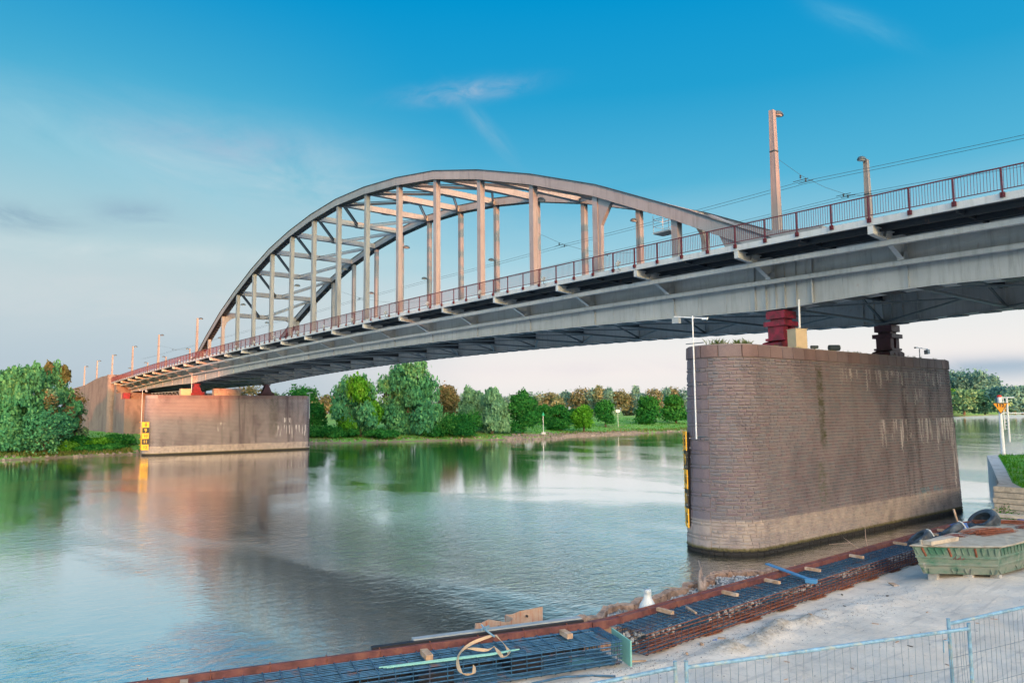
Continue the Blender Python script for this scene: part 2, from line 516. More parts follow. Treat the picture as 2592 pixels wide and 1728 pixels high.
# far bank and meadow
t = NT('bank_ground')
p = t.pos()
o = t.sepz()
g = t.mix(t.rng(t.noise(p, 0.25, 6, 0.65), 0.35, 0.65), (0.085, 0.29, 0.04), (0.19, 0.40, 0.075))
g = t.mix(t.rng(t.noise(t.pos(1, 0.5, 1), 0.09, 5, 0.6, 0.5), 0.55, 0.66, 0, 0.8), g, (0.21, 0.20, 0.075))
g = t.mix(t.rng(t.noise(p, 2.0, 5, 0.7), 0.4, 0.8, 0, 0.5), g, (0.03, 0.14, 0.015))
zn = t.math('ADD', o[2], t.math('MULTIPLY', t.noise(p, 0.35, 5, 0.6), 1.0))
g = t.mix(t.rng(zn, 0.85, 0.6), g, (0.19, 0.15, 0.105))
t.col(g)
t.rough(0.95)
t.bump(t.noise(p, 2.5, 6, 0.7), 0.8, 0.2)

t = NT('quay_grass')
p = t.pos()
g = t.mix(t.rng(t.noise(p, 1.2, 6, 0.65), 0.35, 0.65), (0.045, 0.23, 0.015), (0.10, 0.32, 0.03))
g = t.mix(t.rng(t.noise(p, 0.45, 5, 0.6, 0.5), 0.56, 0.66, 0, 0.9), g, (0.28, 0.22, 0.10))
t.col(g)
t.rough(0.95)
t.bump(t.noise(p, 12, 6, 0.7), 0.8, 0.08)

simple('sand_cover', (0.37, 0.345, 0.285), 0.95, 0, 0.2, 2.5, 0.5, (0.26, 0.22, 0.17), 3.5, 0.58)
# building-site ground: pale sand and thin concrete with damp bluish patches and grit
t = NT('site_sand')
p = t.pos()
g = t.mix(t.rng(t.noise(p, 0.7, 6, 0.6, 0.4), 0.35, 0.65), (0.58, 0.51, 0.43), (0.68, 0.615, 0.53))
g = t.mix(t.rng(t.noise(t.pos(1, 0.45, 1), 0.55, 5, 0.6, 0.6), 0.53, 0.66, 0, 0.75), g, (0.43, 0.44, 0.43))
g = t.mix(t.rng(t.noise(p, 3.0, 7, 0.7), 0.56, 0.68, 0, 0.7), g, (0.36, 0.335, 0.31))
g = t.mix(t.rng(t.noise(p, 30, 3, 0.7), 0.62, 0.7, 0, 0.8), g, (0.17, 0.15, 0.13))
zz4 = t.sepz()
hp = t.math('MULTIPLY', t.rng(zz4[2], 2.215, 2.29), t.rng(zz4[1], -21.5, -22.5))
g = t.mix(t.math('MULTIPLY', hp, t.rng(t.noise(p, 9, 6, 0.75), 0.32, 0.58)), g, (0.33, 0.28, 0.215))
tr = t.noise(t.pos(6.0, 0.35, 1), 1.0, 4, 0.6, 0.3)
g = t.mix(t.rng(tr, 0.55, 0.65, 0, 0.4), g, (0.34, 0.32, 0.30))
t.col(g)
t.rough(0.95)
nb = t.bump(t.noise(p, 1.3, 6, 0.65), 0.7, 0.10)
t.bump(t.noise(p, 14, 5, 0.75), 0.5, 0.03, nb)

def leafmat(name, ca, cb, cc):
    t = NT(name)
    a = t.n('Attribute', attribute_name='tint')
    c = t.mix(t.rng(a.outputs['Fac'], 0.0, 0.6), ca, cb)
    c = t.mix(t.rng(a.outputs['Fac'], 0.6, 1.0), c, cc)
    df = t.n('BsdfDiffuse')
    t.l(c, df.inputs[0])
    tr = t.n('BsdfTranslucent')
    t.l(c, tr.inputs[0])
    m = t.n('MixShader')
    m.inputs[0].default_value = 0.3
    t.l(df.outputs[0], m.inputs[1])
    t.l(tr.outputs[0], m.inputs[2])
    t.l(m.outputs[0], t.o.inputs[0])
    return t.m

leafmat('leaf_willow', (0.036, 0.164, 0.086), (0.076, 0.275, 0.122), (0.153, 0.371, 0.15))
leafmat('leaf_dark', (0.013, 0.104, 0.025), (0.029, 0.165, 0.034), (0.064, 0.234, 0.051))
leafmat('leaf_grey', (0.069, 0.198, 0.111), (0.137, 0.304, 0.173), (0.223, 0.409, 0.236))
leafmat('leaf_olive', (0.082, 0.146, 0.078), (0.155, 0.22, 0.132), (0.269, 0.329, 0.223))
leafmat('leaf_fresh', (0.037, 0.158, 0.013), (0.077, 0.27, 0.023), (0.153, 0.383, 0.056))
leafmat('leaf_hazed', (0.069, 0.186, 0.187), (0.112, 0.273, 0.238), (0.181, 0.373, 0.306))  # blue distance haze put into the leaf colour
leafmat('leaf_warm', (0.076, 0.121, 0.064), (0.13, 0.167, 0.104), (0.189, 0.216, 0.148))
leafmat('leaf_brown', (0.075, 0.10, 0.04), (0.17, 0.155, 0.075), (0.27, 0.21, 0.12))  # brown of the low sunlight put into the leaf colour
leafmat('reed', (0.055, 0.133, 0.023), (0.133, 0.172, 0.047), (0.25, 0.203, 0.086))

# ------------------------------------------------------------------ mesh helpers
def lk(o):
    C.objects.link(o)
    return o

def wpos(o):
    p = Vector(o.location)
    while o.parent:
        o = o.parent
        p = p + o.location
    return p

class MB:
    def __init__(self):
        self.v = []
        self.f = []
        self.t = []
    def add(self, vs, fs, tint=None):
        k = len(self.v)
        self.v.extend([tuple(map(float, q)) for q in vs])
        self.f.extend([tuple(i+k for i in q) for q in fs])
        if tint is not None:
            self.t.extend([tint]*len(vs))
        return self
    def box(self, x0, x1, y0, y1, z0, z1):
        return self.add([(x0, y0, z0), (x1, y0, z0), (x1, y1, z0), (x0, y1, z0), (x0, y0, z1), (x1, y0, z1), (x1, y1, z1), (x0, y1, z1)],
                        [(0, 3, 2, 1), (4, 5, 6, 7), (0, 1, 5, 4), (1, 2, 6, 5), (2, 3, 7, 6), (3, 0, 4, 7)])
    def beam(self, a, b, w, h, up=(0, 0, 1), w2=None, h2=None):
        a = Vector(a); b = Vector(b)
        d = (b-a).normalized()
        up = Vector(up)
        s = d.cross(up)
        if s.length < 1e-4:
            s = d.cross(Vector((1, 0, 0)))
        s.normalize()
        u = s.cross(d).normalized()
        w2 = w if w2 is None else w2
        h2 = h if h2 is None else h2
        vs = []
        for p, ww, hh in ((a, w, h), (b, w2, h2)):
            for i, j in ((-1, -1), (1, -1), (1, 1), (-1, 1)):
                vs.append(p+s*(i*ww/2)+u*(j*hh/2))
        return self.add(vs, [(0, 1, 2, 3), (7, 6, 5, 4), (0, 4, 5, 1), (1, 5, 6, 2), (2, 6, 7, 3), (3, 7, 4, 0)])
    def tube(self, pts, r, n=6, cap=True, r2=None):
        pts = [Vector(p) for p in pts]
        k0 = len(self.v)
        m = len(pts)
        prev = None
        for i, p in enumerate(pts):
            d = (pts[min(i+1, m-1)]-pts[max(i-1, 0)]).normalized()
            if prev is None:
                s = d.cross(Vector((0, 0, 1)))
                if s.length < 1e-3:
                    s = d.cross(Vector((1, 0, 0)))
            else:
                s = prev - d*prev.dot(d)
            s.normalize()
            prev = s
            u = s.cross(d)
            rr = r if r2 is None else r+(r2-r)*i/(m-1)
            for j in range(n):
                a = 2*math.pi*j/n
                self.v.append(tuple(p+s*(rr*math.cos(a))+u*(rr*math.sin(a))))
        for i in range(m-1):
            for j in range(n):
                self.f.append((k0+i*n+j, k0+i*n+(j+1) % n, k0+(i+1)*n+(j+1) % n, k0+(i+1)*n+j))
        if cap:
            self.f.append(tuple(k0+j for j in range(n-1, -1, -1)))
            self.f.append(tuple(k0+(m-1)*n+j for j in range(n)))
        return self
    def prism(self, poly, axis, a, b):
        """extrude a 2-D outline along an axis ('x': (y,z); 'y': (x,z); 'z': (x,y))"""
        def q(p, t):
            return {'x': (t, p[0], p[1]), 'y': (p[0], t, p[1]), 'z': (p[0], p[1], t)}[axis]
        n = len(poly)
        return self.add([q(p, a) for p in poly]+[q(p, b) for p in poly],
                        [tuple(range(n-1, -1, -1)), tuple(range(n, 2*n))]+[(i, (i+1) % n, n+(i+1) % n, n+i) for i in range(n)])
    def lathe(self, prof, cx, cy, n=12, z0=0.0):
        k = len(self.v)
        for r, z in prof:
            for j in range(n):
                a = 2*math.pi*j/n
                self.v.append((cx+r*math.cos(a), cy+r*math.sin(a), z0+z))
        for i in range(len(prof)-1):
            for j in range(n):
                self.f.append((k+i*n+j, k+i*n+(j+1) % n, k+(i+1)*n+(j+1) % n, k+(i+1)*n+j))
        self.f.append(tuple(k+j for j in range(n-1, -1, -1)))
        self.f.append(tuple(k+(len(prof)-1)*n+j for j in range(n)))
        return self
    def mesh(self, name, mat, org=(0, 0, 0), smooth=False):
        me = bpy.data.meshes.new(name)
        ox, oy, oz = org
        me.from_pydata([(x-ox, y-oy, z-oz) for x, y, z in self.v], [], self.f)
        me.materials.append(MATS[mat] if isinstance(mat, str) else mat)
        if self.t and len(self.t) == len(self.v):
            at = me.attributes.new('tint', 'FLOAT', 'POINT')
            at.data.foreach_set('value', self.t)
        if smooth:
            me.polygons.foreach_set('use_smooth', [True]*len(me.polygons))
        me.update()
        return me
    def build(self, name, mat, parent=None, org=None, smooth=False, label=None, kind=None):
        """one mesh object, vertices given in world coordinates"""
        if org is None:
            org = tuple(wpos(parent)) if parent else (0, 0, 0)
        o = lk(bpy.data.objects.new(name, self.mesh(name, mat, org, smooth)))
        if parent:
            o.parent = parent
            o.location = Vector(org)-wpos(parent)
        else:
            o.location = org
        if label:
            o['label'] = label
        if kind:
            o['kind'] = kind
        return o

def tag(o, label, cat, group=None, kind=None):
    o['label'] = label
    o['category'] = cat
    if group:
        o['group'] = group
    if kind:
        o['kind'] = kind
    return o

def thing(name, loc, label, cat, group=None):
    o = lk(bpy.data.objects.new(name, None))
    o.location = loc
    o.empty_display_size = 0.3
    return tag(o, label, cat, group)

def solo(name, mb, mat, org, label, cat, group=None, smooth=False):
    return tag(mb.build(name, mat, None, org, smooth), label, cat, group)

def inst(me, name, parent, loc, rot=(0, 0, 0), scale=None):
    o = lk(bpy.data.objects.new(name, me))
    if parent:
        o.parent = parent
        o.location = Vector(loc)-wpos(parent)
    else:
        o.location = loc
    o.rotation_euler = rot
    if scale:
        o.scale = scale
    return o

def copy_tree(o, parent=None):
    c = o.copy()
    C.objects.link(c)
    c.parent = parent
    for ch in o.children:
        copy_tree(ch, c)
    return c

def text(body, size, mat, name, parent, loc, xdir, updir=(0, 0, 1), depth=0.01, bold=0.0):
    cu = bpy.data.curves.new(name, 'FONT')
    cu.body = body
    cu.size = size
    cu.align_x = 'CENTER'
    cu.align_y = 'CENTER'
    cu.extrude = depth
    cu.offset = bold
    tmp = bpy.data.objects.new('tmp', cu)
    C.objects.link(tmp)
    dg = bpy.context.evaluated_depsgraph_get()
    me = bpy.data.meshes.new_from_object(tmp.evaluated_get(dg))
    bpy.data.objects.remove(tmp)
    me.materials.clear()
    me.materials.append(MATS[mat])
    o = lk(bpy.data.objects.new(name, me))
    X = Vector(xdir).normalized()
    Y = Vector(updir).normalized()
    Z = X.cross(Y)
    m = Matrix((X, Y, Z)).transposed().to_4x4()
    o.parent = parent
    o.matrix_basis = Matrix.Translation(Vector(loc)-wpos(parent)) @ m
    return o

def sheet(name, xs, ys, zf_, mat, kind='structure'):
    xs = np.array(xs, float); ys = np.array(ys, float)
    v = [(x, y, zf_(x, y)) for y in ys for x in xs]
    n = len(xs)
    f = [(j*n+i, j*n+i+1, (j+1)*n+i+1, (j+1)*n+i) for j in range(len(ys)-1) for i in range(n-1)]
    m = MB()
    m.v = v
    m.f = f
    o = m.build(name, mat, smooth=True)
    if kind:
        o['kind'] = kind
    return o

# ================================================================== SETTING
wm = MB()
wm.add([(-9000, -9000, 0), (9000, -9000, 0), (9000, 9000, 0), (-9000, 9000, 0)], [(0, 1, 2, 3)])
wo = wm.build('river_water', 'river_water', kind='structure')

BANK = [(-3000, 900), (-400, 60), (-120, 20), (-60, 6), (-35, 1), (-29.4, -0.5), (-20, -3), (-9, -4.5), (5, -12), (20, -19), (33, -23.6), (40, -19), (50, -16), (60.7, -13.3), (75, -4),
        (84.9, 0.5), (90, 1.5), (93.5, -1.5), (96, -7), (105, -9), (119, -10.4), (140, -12), (160, -14), (210, -22), (300, -38), (560, -90), (813, -120), (1500, -160), (4000, -300)]
_by = np.array([b[0] for b in BANK], float)
_bx = np.array([b[1] for b in BANK], float)

def bankx(y):
    return float(np.interp(y, _by, _bx))

def noise2(x, y, s):
    return (math.sin(x/s*1.7+y/s*0.9)+math.sin(y/s*2.3-x/s*0.6+1.3)+math.sin((x+y)/s*1.1+2.1))/3

def bank_h(t, y):
    dike = 0.0 if y < 100 else min(1.0, (y-100)/40)
    ht = np.interp(t, [-8, -1, 0, 1.5, 4, 9, 16, 30, 45, 70, 100, 400], [-1.6, -0.25, 0.0, 0.45, 0.8, 1.3, 2.0, 2.7, 3.0+0.9*dike, 3.1+1.5*dike, 3.2+0.6*dike, 3.4])
    if t > 1:
        ht += 0.14*noise2(t, y, 5.0)+0.1*noise2(t+9, y, 1.9)*min(1, t/6)
    return float(ht)

def ground_z(x, y):
    return bank_h(bankx(y)-x, y)

ts = [-8, -4, -1.5, 0, 0.8, 1.6, 2.6, 4, 6, 8, 11, 14, 18, 23, 28, 34, 42, 50, 60, 72, 86, 100, 130, 170, 240, 400, 800, 2000, 5000, 9000]
ys = sorted(set([-3000, -1500, -800, -400, -250, -160] + list(range(-120, 240, 3)) + list(range(240, 700, 15)) + [750, 813, 900, 1050, 1300, 1700, 2500, 4000]))
mm = MB()
for y in ys:
    bx = bankx(y)
    for k, tt in enumerate(ts):
        jit = 0.9*noise2(y*1.3, tt, 3.3) if 0 <= tt < 3 else 0
        mm.v.append((bx-tt+jit*0.6, y, bank_h(tt, y)))
nT = len(ts)
mm.f = [(j*nT+i, j*nT+i+1, (j+1)*nT+i+1, (j+1)*nT+i) for j in range(len(ys)-1) for i in range(nT-1)]
mm.build('river_bank', 'bank_ground', smooth=True, kind='structure')

# stones along the waterline: nobody could count them
mm = MB()
def rock(m, x, y, z, s, tint=None):
    a = R.uniform(0, 6.28)
    vs = []
    for i in range(5):
        b = a+i*1.2566
        rr = s*R.uniform(0.6, 1.1)
        vs.append((x+rr*math.cos(b), y+rr*math.sin(b), z-s*0.25))
    for i in range(4):
        b = a+0.5+i*1.5708
        rr = s*R.uniform(0.35, 0.7)
        vs.append((x+rr*math.cos(b), y+rr*math.sin(b), z+s*R.uniform(0.35, 0.65)))
    fs = [(0, 1, 5), (1, 6, 5), (1, 2, 6), (2, 7, 6), (2, 3, 7), (3, 8, 7), (3, 4, 8), (4, 0, 5), (4, 5, 8), (5, 6, 7, 8)]
    m.add(vs, fs, tint)
for i in range(3000):
    y = R.uniform(-75, 200) if i % 5 == 0 else R.uniform(76, 134)
    tt = abs(R.gauss(0, 1))*1.5+0.1
    if 80 < y < 98:
        tt = R.uniform(0.0, 6.5)
    rock(mm, bankx(y)-tt, y, bank_h(tt, y)+0.02, R.uniform(0.15, 0.5))
mm.build('shore_stones', 'riprap', kind='stuff')

# near side: the building site on the quay
def site_h(x, y):
    h = 2.17
    h += 0.03*noise2(x, y, 0.9)+0.015*noise2(x, y, 0.31)
    # churned ridge of sand running beside the cage
    for (ax, ay, bx, by, wd, hh) in ((134.75, -26.2, 134.45, -23.3, 0.34, 0.20), (134.5, -23.4, 134.9, -19.6, 0.35, 0.08), (134.3, -28.6, 134.6, -26.6, 0.25, 0.05), (133.9, -30.6, 134.2, -28.2, 0.22, 0.06)):
        ux, uy = bx-ax, by-ay
        k = max(0, min(1, ((x-ax)*ux+(y-ay)*uy)/(ux*ux+uy*uy)))
        d = math.hypot(x-ax-k*ux, y-ay-k*uy)
        h += hh*math.exp(-(d/wd)**2)*(0.7+0.45*noise2(x*1.3, y, 0.31)+0.35*noise2(y, x*0.8, 0.17))
    h += 0.30*max(0, min(1, (x-134.0)/1.0))*max(0, min(1, (y+19.5)/2.5))
    return h
def edge_x(y):          # river edge of the site (line of the red rail)
    return float(np.interp(y, [-60, -36.52, -28.22, -25.2, -21.3, -16, -9.6, 0, 5.0, 60, 400], [123.9, 130.61, 132.97, 133.0, 132.86, 132.62, 132.33, 132.0, 131.9, 131.9, 131.9]))
ysn = sorted(set(list(np.arange(-38, -8, 0.1))+[-300, -150, -90, -60, -50, -44, -41, -6, -4, -2, 0, 3, 8, 20, 60, 200, 400]))
offs = [0.02]+list(np.arange(0.15, 5.0, 0.11))+[5.3, 6, 7, 9, 12, 20, 40, 80, 200, 600]
mm = MB()
for y in ysn:
    ex = edge_x(y)
    for of in offs:
        mm.v.append((ex+of, float(y), site_h(ex+of, float(y))))
nT = len(offs)
mm.f = [(j*nT+i, j*nT+i+1, (j+1)*nT+i+1, (j+1)*nT+i) for j in range(len(ysn)-1) for i in range(nT-1)]
mm.build('site_ground', 'site_sand', smooth=True, kind='structure')

# ================================================================== BRIDGE
def zf(x):               # underside of the edge beam
    s = (x-60)/60
    return 16.221-0.3758*s*s-0.0106*s**4+0.0155*s

def zdk(x):
    return zf(x)+0.32

def zg(x):               # underside of the main girders
    if 0 <= x <= 120:
        u = (x-60)/60
        return 12.82+1.22*(1-abs(u)**2.0)
    if x > 120:
        return float(np.interp(x, [120, 123, 128, 133, 150], [12.80, 12.93, 13.07, 12.9, 12.4]))
    return float(np.interp(x, [-62, -47, -30, -10, 0], [12.35, 12.6, 12.86, 12.92, 12.82]))

YN, YF = 0.0, 13.18
ARCH = [None]+[20.035, 23.408, 26.15, 28.49, 30.372, 31.576, 32.359, 32.663]
def az(i):
    return ARCH[min(i, 16-i)]-0.0043*(7.5*i-60)

X0, X1 = -56.5, 156.0
bridge = thing('arch_bridge', (60, 6.6, 0), 'long grey riveted steel arch bridge with dark red railing crossing the river', 'bridge')

def sweep(name, mat, x0, x1, y0, y1, fz0, fz1, step=3.75, parent=bridge, **kw):
    xs = [x0]
    while xs[-1]+step < x1-1e-6:
        xs.append(xs[-1]+step)
    xs.append(x1)
    m = MB()
    for x in xs:
        a, b = fz0(x), fz1(x)
        m.v += [(x, y0, a), (x, y1, a), (x, y1, b), (x, y0, b)]
    n = len(xs)
    for i in range(n-1):
        k = 4*i
        for j in range(4):
            m.f.append((k+j, k+4+j, k+4+(j+1) % 4, k+(j+1) % 4))
    m.f.append((0, 1, 2, 3))
    m.f.append((4*n-1, 4*n-2, 4*n-3, 4*n-4))
    return m.build(name, mat, parent, **kw)

# deck, kerbs and edge beams
deck = sweep('deck', 'steel_shaded', X0, X1, -4.10, 17.28, lambda x: zf(x)+0.08, lambda x: zf(x)+0.26)
sweep('road_surface', 'asphalt', X0, X1, 0.9, 12.3, lambda x: zf(x)+0.264, lambda x: zf(x)+0.30)
for y in (-4.24, 17.28):
    sweep('edge_beam', 'steel_fascia', X0, X1, y, y+0.14, zf, lambda x: zf(x)+0.32)
    sweep('edge_beam_flange', 'steel_shaded', X0, X1, (y+0.142 if y < 0 else y-0.222), (y+0.362 if y < 0 else y-0.002), lambda x: zf(x)+0.004, lambda x: zf(x)+0.05)
for y in (-3.25, -1.9, 14.9, 16.3):
    sweep('stringer', 'steel_shaded', X0, X1, y-0.06, y+0.06, lambda x: zf(x)-0.18, lambda x: zf(x)+0.078)
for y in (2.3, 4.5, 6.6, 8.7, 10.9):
    sweep('stringer', 'steel_shaded', X0, X1, y-0.12, y+0.12, lambda x: zf(x)-0.5, lambda x: zf(x)+0.078)
# maintenance rails hung below the brackets
for y in (-2.72,):
    sweep('outer_rail', 'steel_fascia', -56, X1, y-0.14, y+0.14, lambda x: zf(x)-0.80, lambda x: zf(x)-0.775)
    sweep('outer_rail_web', 'steel_fascia', -56, X1, y-0.13, y-0.10, lambda x: zf(x)-0.774, lambda x: zf(x)-0.565)
    sweep('outer_rail', 'steel_fascia', -56, X1, y-0.14, y+0.14, lambda x: zf(x)-0.564, lambda x: zf(x)-0.54)
for y in (-0.95,):
    sweep('inner_rail', 'steel_fascia', -56, X1, y-0.14, y+0.14, lambda x: zf(x)-1.55, lambda x: zf(x)-1.525)
    sweep('inner_rail_web', 'steel_fascia', -56, X1, y-0.13, y-0.10, lambda x: zf(x)-1.524, lambda x: zf(x)-1.335)
    sweep('inner_rail', 'steel_fascia', -56, X1, y-0.14, y+0.14, lambda x: zf(x)-1.334, lambda x: zf(x)-1.31)

# main girders: two webs, top plate, batten plates below, stiffeners and splice plates
for y in (YN, YF):
    g = sweep('main_girder', 'steel_paint', -55, X1, y-0.42, y-0.38, lambda x: zg(x)+0.05, lambda x: zf(x)+0.06, 1.875)
    sweep('web', 'steel_paint', -55, X1, y+0.38, y+0.42, lambda x: zg(x)+0.05, lambda x: zf(x)+0.06, 1.875, g)
    sweep('flange', 'steel_paint', -55, X1, y-0.55, y-0.16, lambda x: zg(x)-0.004, lambda x: zg(x)+0.046, 1.875, g)
    sweep('flange', 'steel_paint', -55, X1, y+0.16, y+0.55, lambda x: zg(x)-0.004, lambda x: zg(x)+0.046, 1.875, g)
    sweep('angle_iron', 'steel_paint', -55, X1, y-0.56, y-0.424, lambda x: zg(x)+0.30, lambda x: zg(x)+0.315, 1.875, g) if False else None
    m = MB()
    x = -54.0
    while x < X1:
        m.box(x, x+0.95, y-0.50, y+0.50, zg(x+0.5)-0.045, zg(x+0.5)-0.008)
        x += 1.875
    m.build('batten_plates', 'steel_shaded', g, kind='stuff')
    # vertical stiffeners and plate joints on the outer and inner face
    for k in range(-7, 21):
        xk = 7.5*k
        for s in (-1,):
            m = MB()
            ya = y+s*0.425
            m.prism([(ya, zf(xk)-0.0), (ya-0.42, zf(xk)-0.0), (ya-0.42, zf(xk)-1.25), (ya-0.10, zf(xk)-1.75), (ya-0.10, zg(xk)+0.06), (ya, zg(xk)+0.06)], 'x', xk-0.02, xk+0.02)
            m.box(xk-0.11, xk+0.11, ya-0.012, ya-0.002, zg(xk)+0.06, zf(xk)-0.1)
            m.build('stiffener', 'steel_paint', g)
        xm = xk+3.75
        m = MB()
        m.box(xm-0.30, xm+0.30, y-0.444, y-0.424, zg(xm)+0.06, zf(xm)-0.05)
        m.build('splice_plate', 'steel_paint', g)
        for xx in (xk+1.875, xk+5.625):
            m = MB()
            m.box(xx-0.04, xx+0.04, y-0.446, y-0.424, zg(xx)+0.06, zf(xx)-0.05)
            m.build('joint_strip', 'steel_paint', g)
    for xc in (0.0, 120.0):
        for dx in (-1.35, -0.62, 0.62, 1.35, 2.35):
            m = MB()
            m.box(xc+dx-0.015, xc+dx+0.015, y-0.58, y-0.424, zg(xc+dx)+0.05, zf(xc+dx)-0.0)
            m.build('bearing_stiffener', 'steel_paint', g)
    for (x0, x1, za, zb) in ((-56, -20, -1.25, -0.30), (20, 60, -0.95, -0.30), (66, 96, -0.95, -0.3), (100, 117.6, -0.8, -0.3), (121.5, 125.2, -0.9, -0.25), (128.5, 150, -0.75, -0.25)):
        m = MB()
        n = max(1, int((x1-x0)/3.75))
        for i in range(n):
            a = x0+(x1-x0)*i/n
            b = x0+(x1-x0)*(i+1)/n
            m.add([(a, y-0.433, zf(a)+za), (b, y-0.433, zf(b)+za), (b, y-0.433, zf(b)+zb), (a, y-0.433, zf(a)+zb), (a, y-0.424, zf(a)+za), (b, y-0.424, zf(b)+za), (b, y-0.424, zf(b)+zb), (a, y-0.424, zf(a)+zb)],
                  [(0, 1, 2, 3), (4, 5, 1, 0), (3, 2, 6, 7), (0, 3, 7, 4), (1, 5, 6, 2)])
        m.build('cover_plate', 'steel_paint', g)

# floor beams, sway frames and bottom bracing between the girders
for k in range(-7, 21):
    xk = 7.5*k
    m = MB()
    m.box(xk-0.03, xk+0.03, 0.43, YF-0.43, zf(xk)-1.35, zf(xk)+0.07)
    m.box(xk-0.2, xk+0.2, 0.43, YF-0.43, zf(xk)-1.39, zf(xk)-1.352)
    m.build('floor_beam', 'steel_shaded', bridge)
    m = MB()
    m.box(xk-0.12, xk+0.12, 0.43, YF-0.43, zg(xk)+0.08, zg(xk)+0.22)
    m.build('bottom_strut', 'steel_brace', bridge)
    m = MB()
    m.beam((xk, 0.5, zg(xk)+0.2), (xk, 3.4, zf(xk)-1.4), 0.12, 0.12)
    m.build('knee_strut', 'steel_brace', bridge)
    m = MB()
    m.beam((xk, YF-0.5, zg(xk)+0.2), (xk, YF-3.4, zf(xk)-1.4), 0.12, 0.12)
    m.build('knee_strut', 'steel_brace', bridge)
    if k < 20:
        xm = xk+7.5
        for (a, b) in ((0.5, 6.6), (12.7, 6.6)):
            m = MB()
            m.beam((xk, a, zg(xk)+0.14), (xm, b, zg(xm)+0.14), 0.14, 0.10)
            m.build('lateral_brace', 'steel_brace', bridge)
    # small cross bearers below the footway
    xm = xk+3.75
    for ya, yb in ((-4.0, -0.45), (13.6, 17.2)):
        m = MB()
        m.box(xm-0.05, xm+0.05, ya, yb, zf(xm)-0.10, zf(xm)+0.075)
        m.build('cross_bearer', 'steel_shaded', bridge)

# footway brackets with saddles on the rails
def bracket_mesh(s):
    """outline in (y, z) relative to the edge beam underside; s = -1 outward to -y"""
    m = MB()
    tp = [(-4.20, -0.02), (-4.20, -0.40), (-3.0, -0.51), (-2.50, -0.54), (-2.40, -0.62), (-1.05, -1.28), (-0.43, -1.29), (-0.43, -0.02)]
    m.prism(tp, 'x', -0.012, 0.012)
    # solid box tip and bottom flange
    m.prism([(-4.22, -0.012), (-4.22, -0.42), (-3.75, -0.47), (-3.75, -0.012)], 'x', -0.13, 0.13)
    m.prism([(-3.74, -0.47), (-3.74, -0.44), (-2.46, -0.50), (-2.46, -0.537)], 'x', -0.13, 0.13)
    m.prism([(-2.40, -0.65), (-2.40, -0.62), (-1.05, -1.272), (-1.05, -1.302)], 'x', -0.13, 0.13)
    m.prism([(-3.74, -0.012), (-3.74, -0.045), (-0.43, -0.045), (-0.43, -0.012)], 'x', -0.13, 0.13)
    # saddle plates where the two rails are hung
    for (yc, zr) in ((-2.72, -0.54), (-0.95, -1.31)):
        for dx in (-0.17, 0.15):
            m.prism([(yc-0.28, zr), (yc-0.28, zr+0.14), (yc-0.16, zr+0.42), (yc+0.16, zr+0.42), (yc+0.28, zr+0.20), (yc+0.28, zr)], 'x', dx, dx+0.02)
        m.box(-0.17, 0.17, yc-0.26, yc-0.24, zr, zr+0.16)
    return m.mesh('footway_bracket', 'steel_fascia')
br_me = bracket_mesh(-1)
for k in range(-7, 21):
    xk = 7.5*k
    inst(br_me, 'footway_bracket', bridge, (xk, 0, zf(xk)))
    o = inst(br_me, 'footway_bracket', bridge, (xk, YF, zf(xk)), (0, 0, math.pi))

# arch ribs
def rib_nodes(xa=-1.2, xb=120.4):
    pts = [(xa, 15.9)]
    for i in range(1, 16):
        pts.append((7.5*i, az(i)))
    pts.append((xb, 15.9))
    return pts
RP = rib_nodes()
DEP = 0.84
def rib_off(i, d):
    """offset of polyline node i upward, square to the rib"""
    p = RP[i]
    a = RP[max(i-1, 0)]
    b = RP[min(i+1, len(RP)-1)]
    d1 = Vector((p[0]-a[0], p[1]-a[1])) if i > 0 else Vector((b[0]-p[0], b[1]-p[1]))
    d2 = Vector((b[0]-p[0], b[1]-p[1])) if i < len(RP)-1 else d1
    d1.normalize(); d2.normalize()
    n1 = Vector((-d1.y, d1.x)); n2 = Vector((-d2.y, d2.x))
    n = (n1+n2).normalized()
    return (p[0]+n.x*d/n.dot(n1), p[1]+n.y*d/n.dot(n1))
def strip(name, mat, parent, y0, y1, d0, d1, i0=0, i1=None, kind=None):
    i1 = len(RP)-1 if i1 is None else i1
    m = MB()
    for i in range(i0, i1+1):
        a = rib_off(i, d0)
        b = rib_off(i, d1)
        m.v += [(a[0], y0, a[1]), (a[0], y1, a[1]), (b[0], y1, b[1]), (b[0], y0, b[1])]
    n = i1-i0+1
    for i in range(n-1):
        k = 4*i
        for j in range(4):
            m.f.append((k+j, k+4+j, k+4+(j+1) % 4, k+(j+1) % 4))
    m.f += [(0, 1, 2, 3), (4*n-1, 4*n-2, 4*n-3, 4*n-4)]
    return m.build(name, mat, parent, kind=kind)
